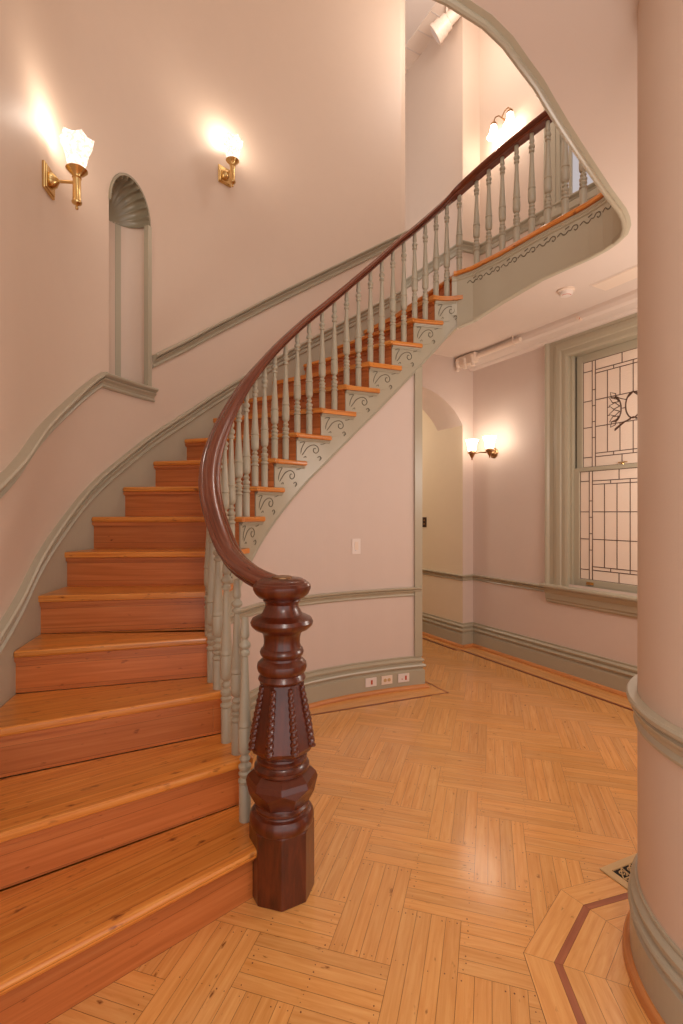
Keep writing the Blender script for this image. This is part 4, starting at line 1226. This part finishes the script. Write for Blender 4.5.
# dark plate in the passage
t = .0
q = onJ(AX0, 1.34, .66) ; nn = -B; F = frame_from(nn)
root = thing('light_switch', 'dark bronze switch plate on the cream wall inside the archway', 'light switch', (q.x, q.y, q.z))
mb = MB(); mb.box(q + nn * .003, (.037, .003, .060), F); mb.build('plate', M['darkplate'], root, bevel=.002)
for dz in (-.022, .022):
    mb = MB(); mb.lathe([(.010, 0), (.010, .004), (.005, .012)], q + nn * .006 + Vector((0, 0, dz)), n=14, axis=Matrix((Vector((nn.y, -nn.x, 0)), Vector((0, 0, 1)), nn)).transposed()); mb.build('button', M['oldbrass'], root)

# smoke detector
def onceil(px, py): d = 500 * (CEIL - EYE) / (513 - py); return Vector(((px - 341.5) / 500 * d, d, CEIL))
p = onceil(566, 290)
root = thing('smoke_detector', 'round white smoke detector on the ceiling below the gallery', 'smoke detector', p)
mb = MB(); mb.lathe([(.062, 0), (.062, -.012), (.054, -.018)], p, n=32); mb.build('base', M['warmwhite'], root)
mb = MB(); mb.lathe([(.050, -.016), (.048, -.030), (.040, -.042), (.020, -.048), (.004, -.049)], p, n=32); mb.build('sensor_cap', M['white'], root)
mb = MB(); mb.tube([p + Vector((.035 * math.cos(a), .035 * math.sin(a), -.043)) for a in frange(3.4, 5.6, 10)], .0025, 6); mb.build('indicator', M['red'], root)
# access panel in ceiling
pa = [onceil(590, 285.5), onceil(606, 290), onceil(640, 274), onceil(640, 264)]
root = thing('ceiling_panel', 'pale flush access panel in the ceiling beside the smoke detector', 'access panel', pa[0])
c0 = (pa[0] + pa[2]) / 2
ax = (-A); F = Matrix((ax, -B, Vector((0, 0, 1)))).transposed()
cc = onceil(617, 277) ; mb = MB(); mb.box(cc + Vector((.1, -.1, -.004)), (.30, .08, .004), F); mb.build('panel', M['warmwhite'], root, bevel=.002)
mb = MB(); mb.box(cc + Vector((.1, -.1, -.001)), (.312, .092, .002), F); mb.build('frame', M['ceiling'], root)
# sprinkler head on the soffit box
p = onW(1.45, CEIL - .055, .185)
root = thing('sprinkler_head', 'tiny fire sprinkler with red bulb on the soffit above the window', 'sprinkler', p)
axn = Matrix((Vector((-B.y, B.x, 0)), Vector((0, 0, 1)), -B)).transposed()
mb = MB(); mb.lathe([(.020, 0), (.020, .004), (.009, .008), (.009, .018)], p, n=18, axis=axn); mb.build('body', M['warmwhite'], root)
mb = MB(); mb.tube([p - B * .016, p - B * .036], .009, 8); mb.build('bulb', M['red'], root)
mb = MB(); mb.lathe([(.016, .036), (.016, .039)], p, n=14, axis=axn); mb.build('deflector', M['warmwhite'], root)
# manifold of pipe fittings in the corner
p = onW(.30, CEIL - .06, .06)
root = thing('pipe_manifold', 'cluster of white painted pipe caps at the ceiling corner beside the arch', 'pipe fittings', p)
mb = MB(); mb.box(onW(.16, CEIL - .06, .235), (.14, .035, .050), Matrix((-A, -B, Vector((0, 0, 1)))).transposed()); mb.build('box', M['warmwhite'], root, bevel=.008)
for i in range(3):
    q = onW(.05 + i * .11, CEIL - .10, .26)
    mb = MB(); mb.lathe([(.026, 0.03), (.028, .0), (.020, -.012), (.016, -.030), (.022, -.036), (.022, -.048), (.008, -.056)], q, n=16); mb.build('pipe_cap', M['warmwhite'], root)
    mb = MB(); mb.lathe([(.020, 0.0), (.022, .02), (.010, .03)], q + Vector((0, 0, .045)), n=14, axis=axn); mb.build('valve', M['warmwhite'], root)
mb = MB(); mb.tube([onW(.20, CEIL - .05, .215), onW(.85, CEIL - .05, .215)], .022, 12); mb.build('pipe', M['warmwhite'], root)
mb = MB(); mb.tube([onW(.78, CEIL - .085, .21), onW(.78, CEIL - .075, .235), onW(.78, CEIL - .045, .242), onW(.78, CEIL, .24)], .006, 8); mb.build('clip', M['warmwhite'], root)

# spotlight on the upper ceiling and ceiling vent
d = 5.45; px, py = 441, 20
def pt(px, py, d): return Vector(((px - 341.5) / 500 * d, d, EYE + (513 - py) / 500 * d))
p = pt(438, 16, d); p.z = TOPZ
root = thing('ceiling_spotlight', 'white stepped spotlight head hanging from the upper hall ceiling', 'spotlight', p)
dirv = Vector((-.75, .40, -.52)).normalized(); zax = dirv; xax = zax.cross(Vector((0, 0, 1))).normalized(); yax = zax.cross(xax)
Fm = Matrix((xax, yax, zax)).transposed()
c = pt(447, 22, d)
mb = MB(); mb.lathe([(.05, -.16), (.065, -.14), (.065, -.02), (.085, -.01), (.085, .05), (.098, .055), (.098, .12), (.108, .125), (.108, .16), (.09, .16)], c, n=20, axis=Fm); mb.build('housing', M['warmwhite'], root)
mb = MB(); mb.tube([Vector((c.x, c.y, TOPZ)), Vector((c.x, c.y, c.z + .03))], .014, 8); mb.build('stem', M['warmwhite'], root)
mb = MB(); mb.lathe([(.085, .15), (.085, .161)], c, n=20, axis=Fm); mb.build('lens', M['white'], root)
p = pt(420, 42, 500 * (TOPZ - EYE) / (513 - 42))
root = thing('ceiling_vent', 'long pale ribbed vent in the upper hall ceiling', 'vent', p)
mb = MB(); F = Matrix((A, B, Vector((0, 0, 1)))).transposed(); mb.box(Vector((p.x, p.y, TOPZ - .006)), (.75, .13, .006), F); mb.build('frame', M['warmwhite'], root, bevel=.002)
for i in range(6):
    mb = MB(); mb.box(Vector((p.x, p.y, TOPZ - .014)) + A * (-.6 + i * .24), (.006, .12, .004), F); mb.build('rib', M['ceiling'], root)

# floor register beside the pier: tan plate pierced by scrollwork
def flo(px, py): d = 500 * EYE / (py - 513); return Vector(((px - 341.5) / 500 * d, d, 0))
c0 = flo(599.3, 869.5); c1 = flo(627.5, 890.5); c2 = flo(637, 856)
u = (c1 - c0).normalized(); v = Vector((-u.y, u.x, 0))
if v.dot(c2 - c0) < 0: v = -v
RW, RH = .17, .36
p = c0
root = thing('floor_register', 'tan metal floor register with pierced scroll pattern beside the rounded pier', 'floor vent', p)
F = Matrix((u, v, Vector((0, 0, 1)))).transposed()
mb = MB(); c = p + u * RW / 2 + v * RH / 2
mb.box(c + Vector((0, 0, .003)), (RW / 2, RH / 2, .003), F); mb.build('plate', M['register'], root, bevel=.002)
mb = MB(); mb.box(c + Vector((0, 0, .0064)), (RW / 2 - .034, RH / 2 - .034, .0006), F); mb.build('opening', M['hole'], root)
mb = MB()
ux, vy = RW / 2 - .034, RH / 2 - .034
g = lambda a, b: c + u * a + v * b + Vector((0, 0, .0072))
rs = random.Random(3)
nv = 6
for i in range(nv):
    b0_ = -vy + (i + .5) * 2 * vy / nv; hgt = vy / nv
    for sg in (-1, 1):
        cx_ = sg * ux * .5
        mb.tube([g(cx_ + .016 * math.cos(a) * (1 - a / 12), b0_ + .018 * math.sin(a) * (1 - a / 12)) for a in frange(0, 7.5, 18)], .0026, 6)
        mb.tube([g(sg * ux * .02, b0_ - hgt), g(sg * ux * .4, b0_ - hgt * .4), g(sg * ux, b0_ + hgt)], .0026, 6)
    mb.tube([g(-ux, b0_ + hgt), g(0, b0_ + hgt * .6), g(ux, b0_ + hgt)], .0026, 6)
mb.tube([g(0, -vy), g(0, vy)], .003, 6)
for sx in (-1, 1):
    mb.tube([g(sx * ux, -vy), g(sx * ux, vy)], .003, 6)
mb.build('scrollwork', M['register'], root)

# ------------------------------------------------------------------ light
w = bpy.data.worlds.new('world'); SC.world = w; w.use_nodes = True
bg = w.node_tree.nodes['Background']; bg.inputs['Color'].default_value = (1.0, .95, .93, 1); bg.inputs['Strength'].default_value = 1.15
# unseen fill lights added in the hall behind the camera and the rooms around
point_light('hall_fill', (.5, -.5, 2.75), 38, .25, (1, .93, .86))
point_light('passage_fill', tuple(onJ(1.2, 2.5, 1.6)), 20, .12, (1, .95, .82))
point_light('room_fill', (2.1, 2.88, 1.9), 34, .3, (1, .91, .82))
point_light('upper_hall_fill', (1.2, 4.6, 6.3), 27, .15, (1, .92, .84))
point_light('upper_landing_fill', (.6, 1.2, 6.2), 20, .25, (1, .92, .84))

vs = SC.view_settings
SC.display_settings.display_device = 'sRGB'
vs.view_transform = 'Standard'; vs.look = 'None'; vs.gamma = 1.0; vs.exposure = 0.22
vs.use_curve_mapping = False
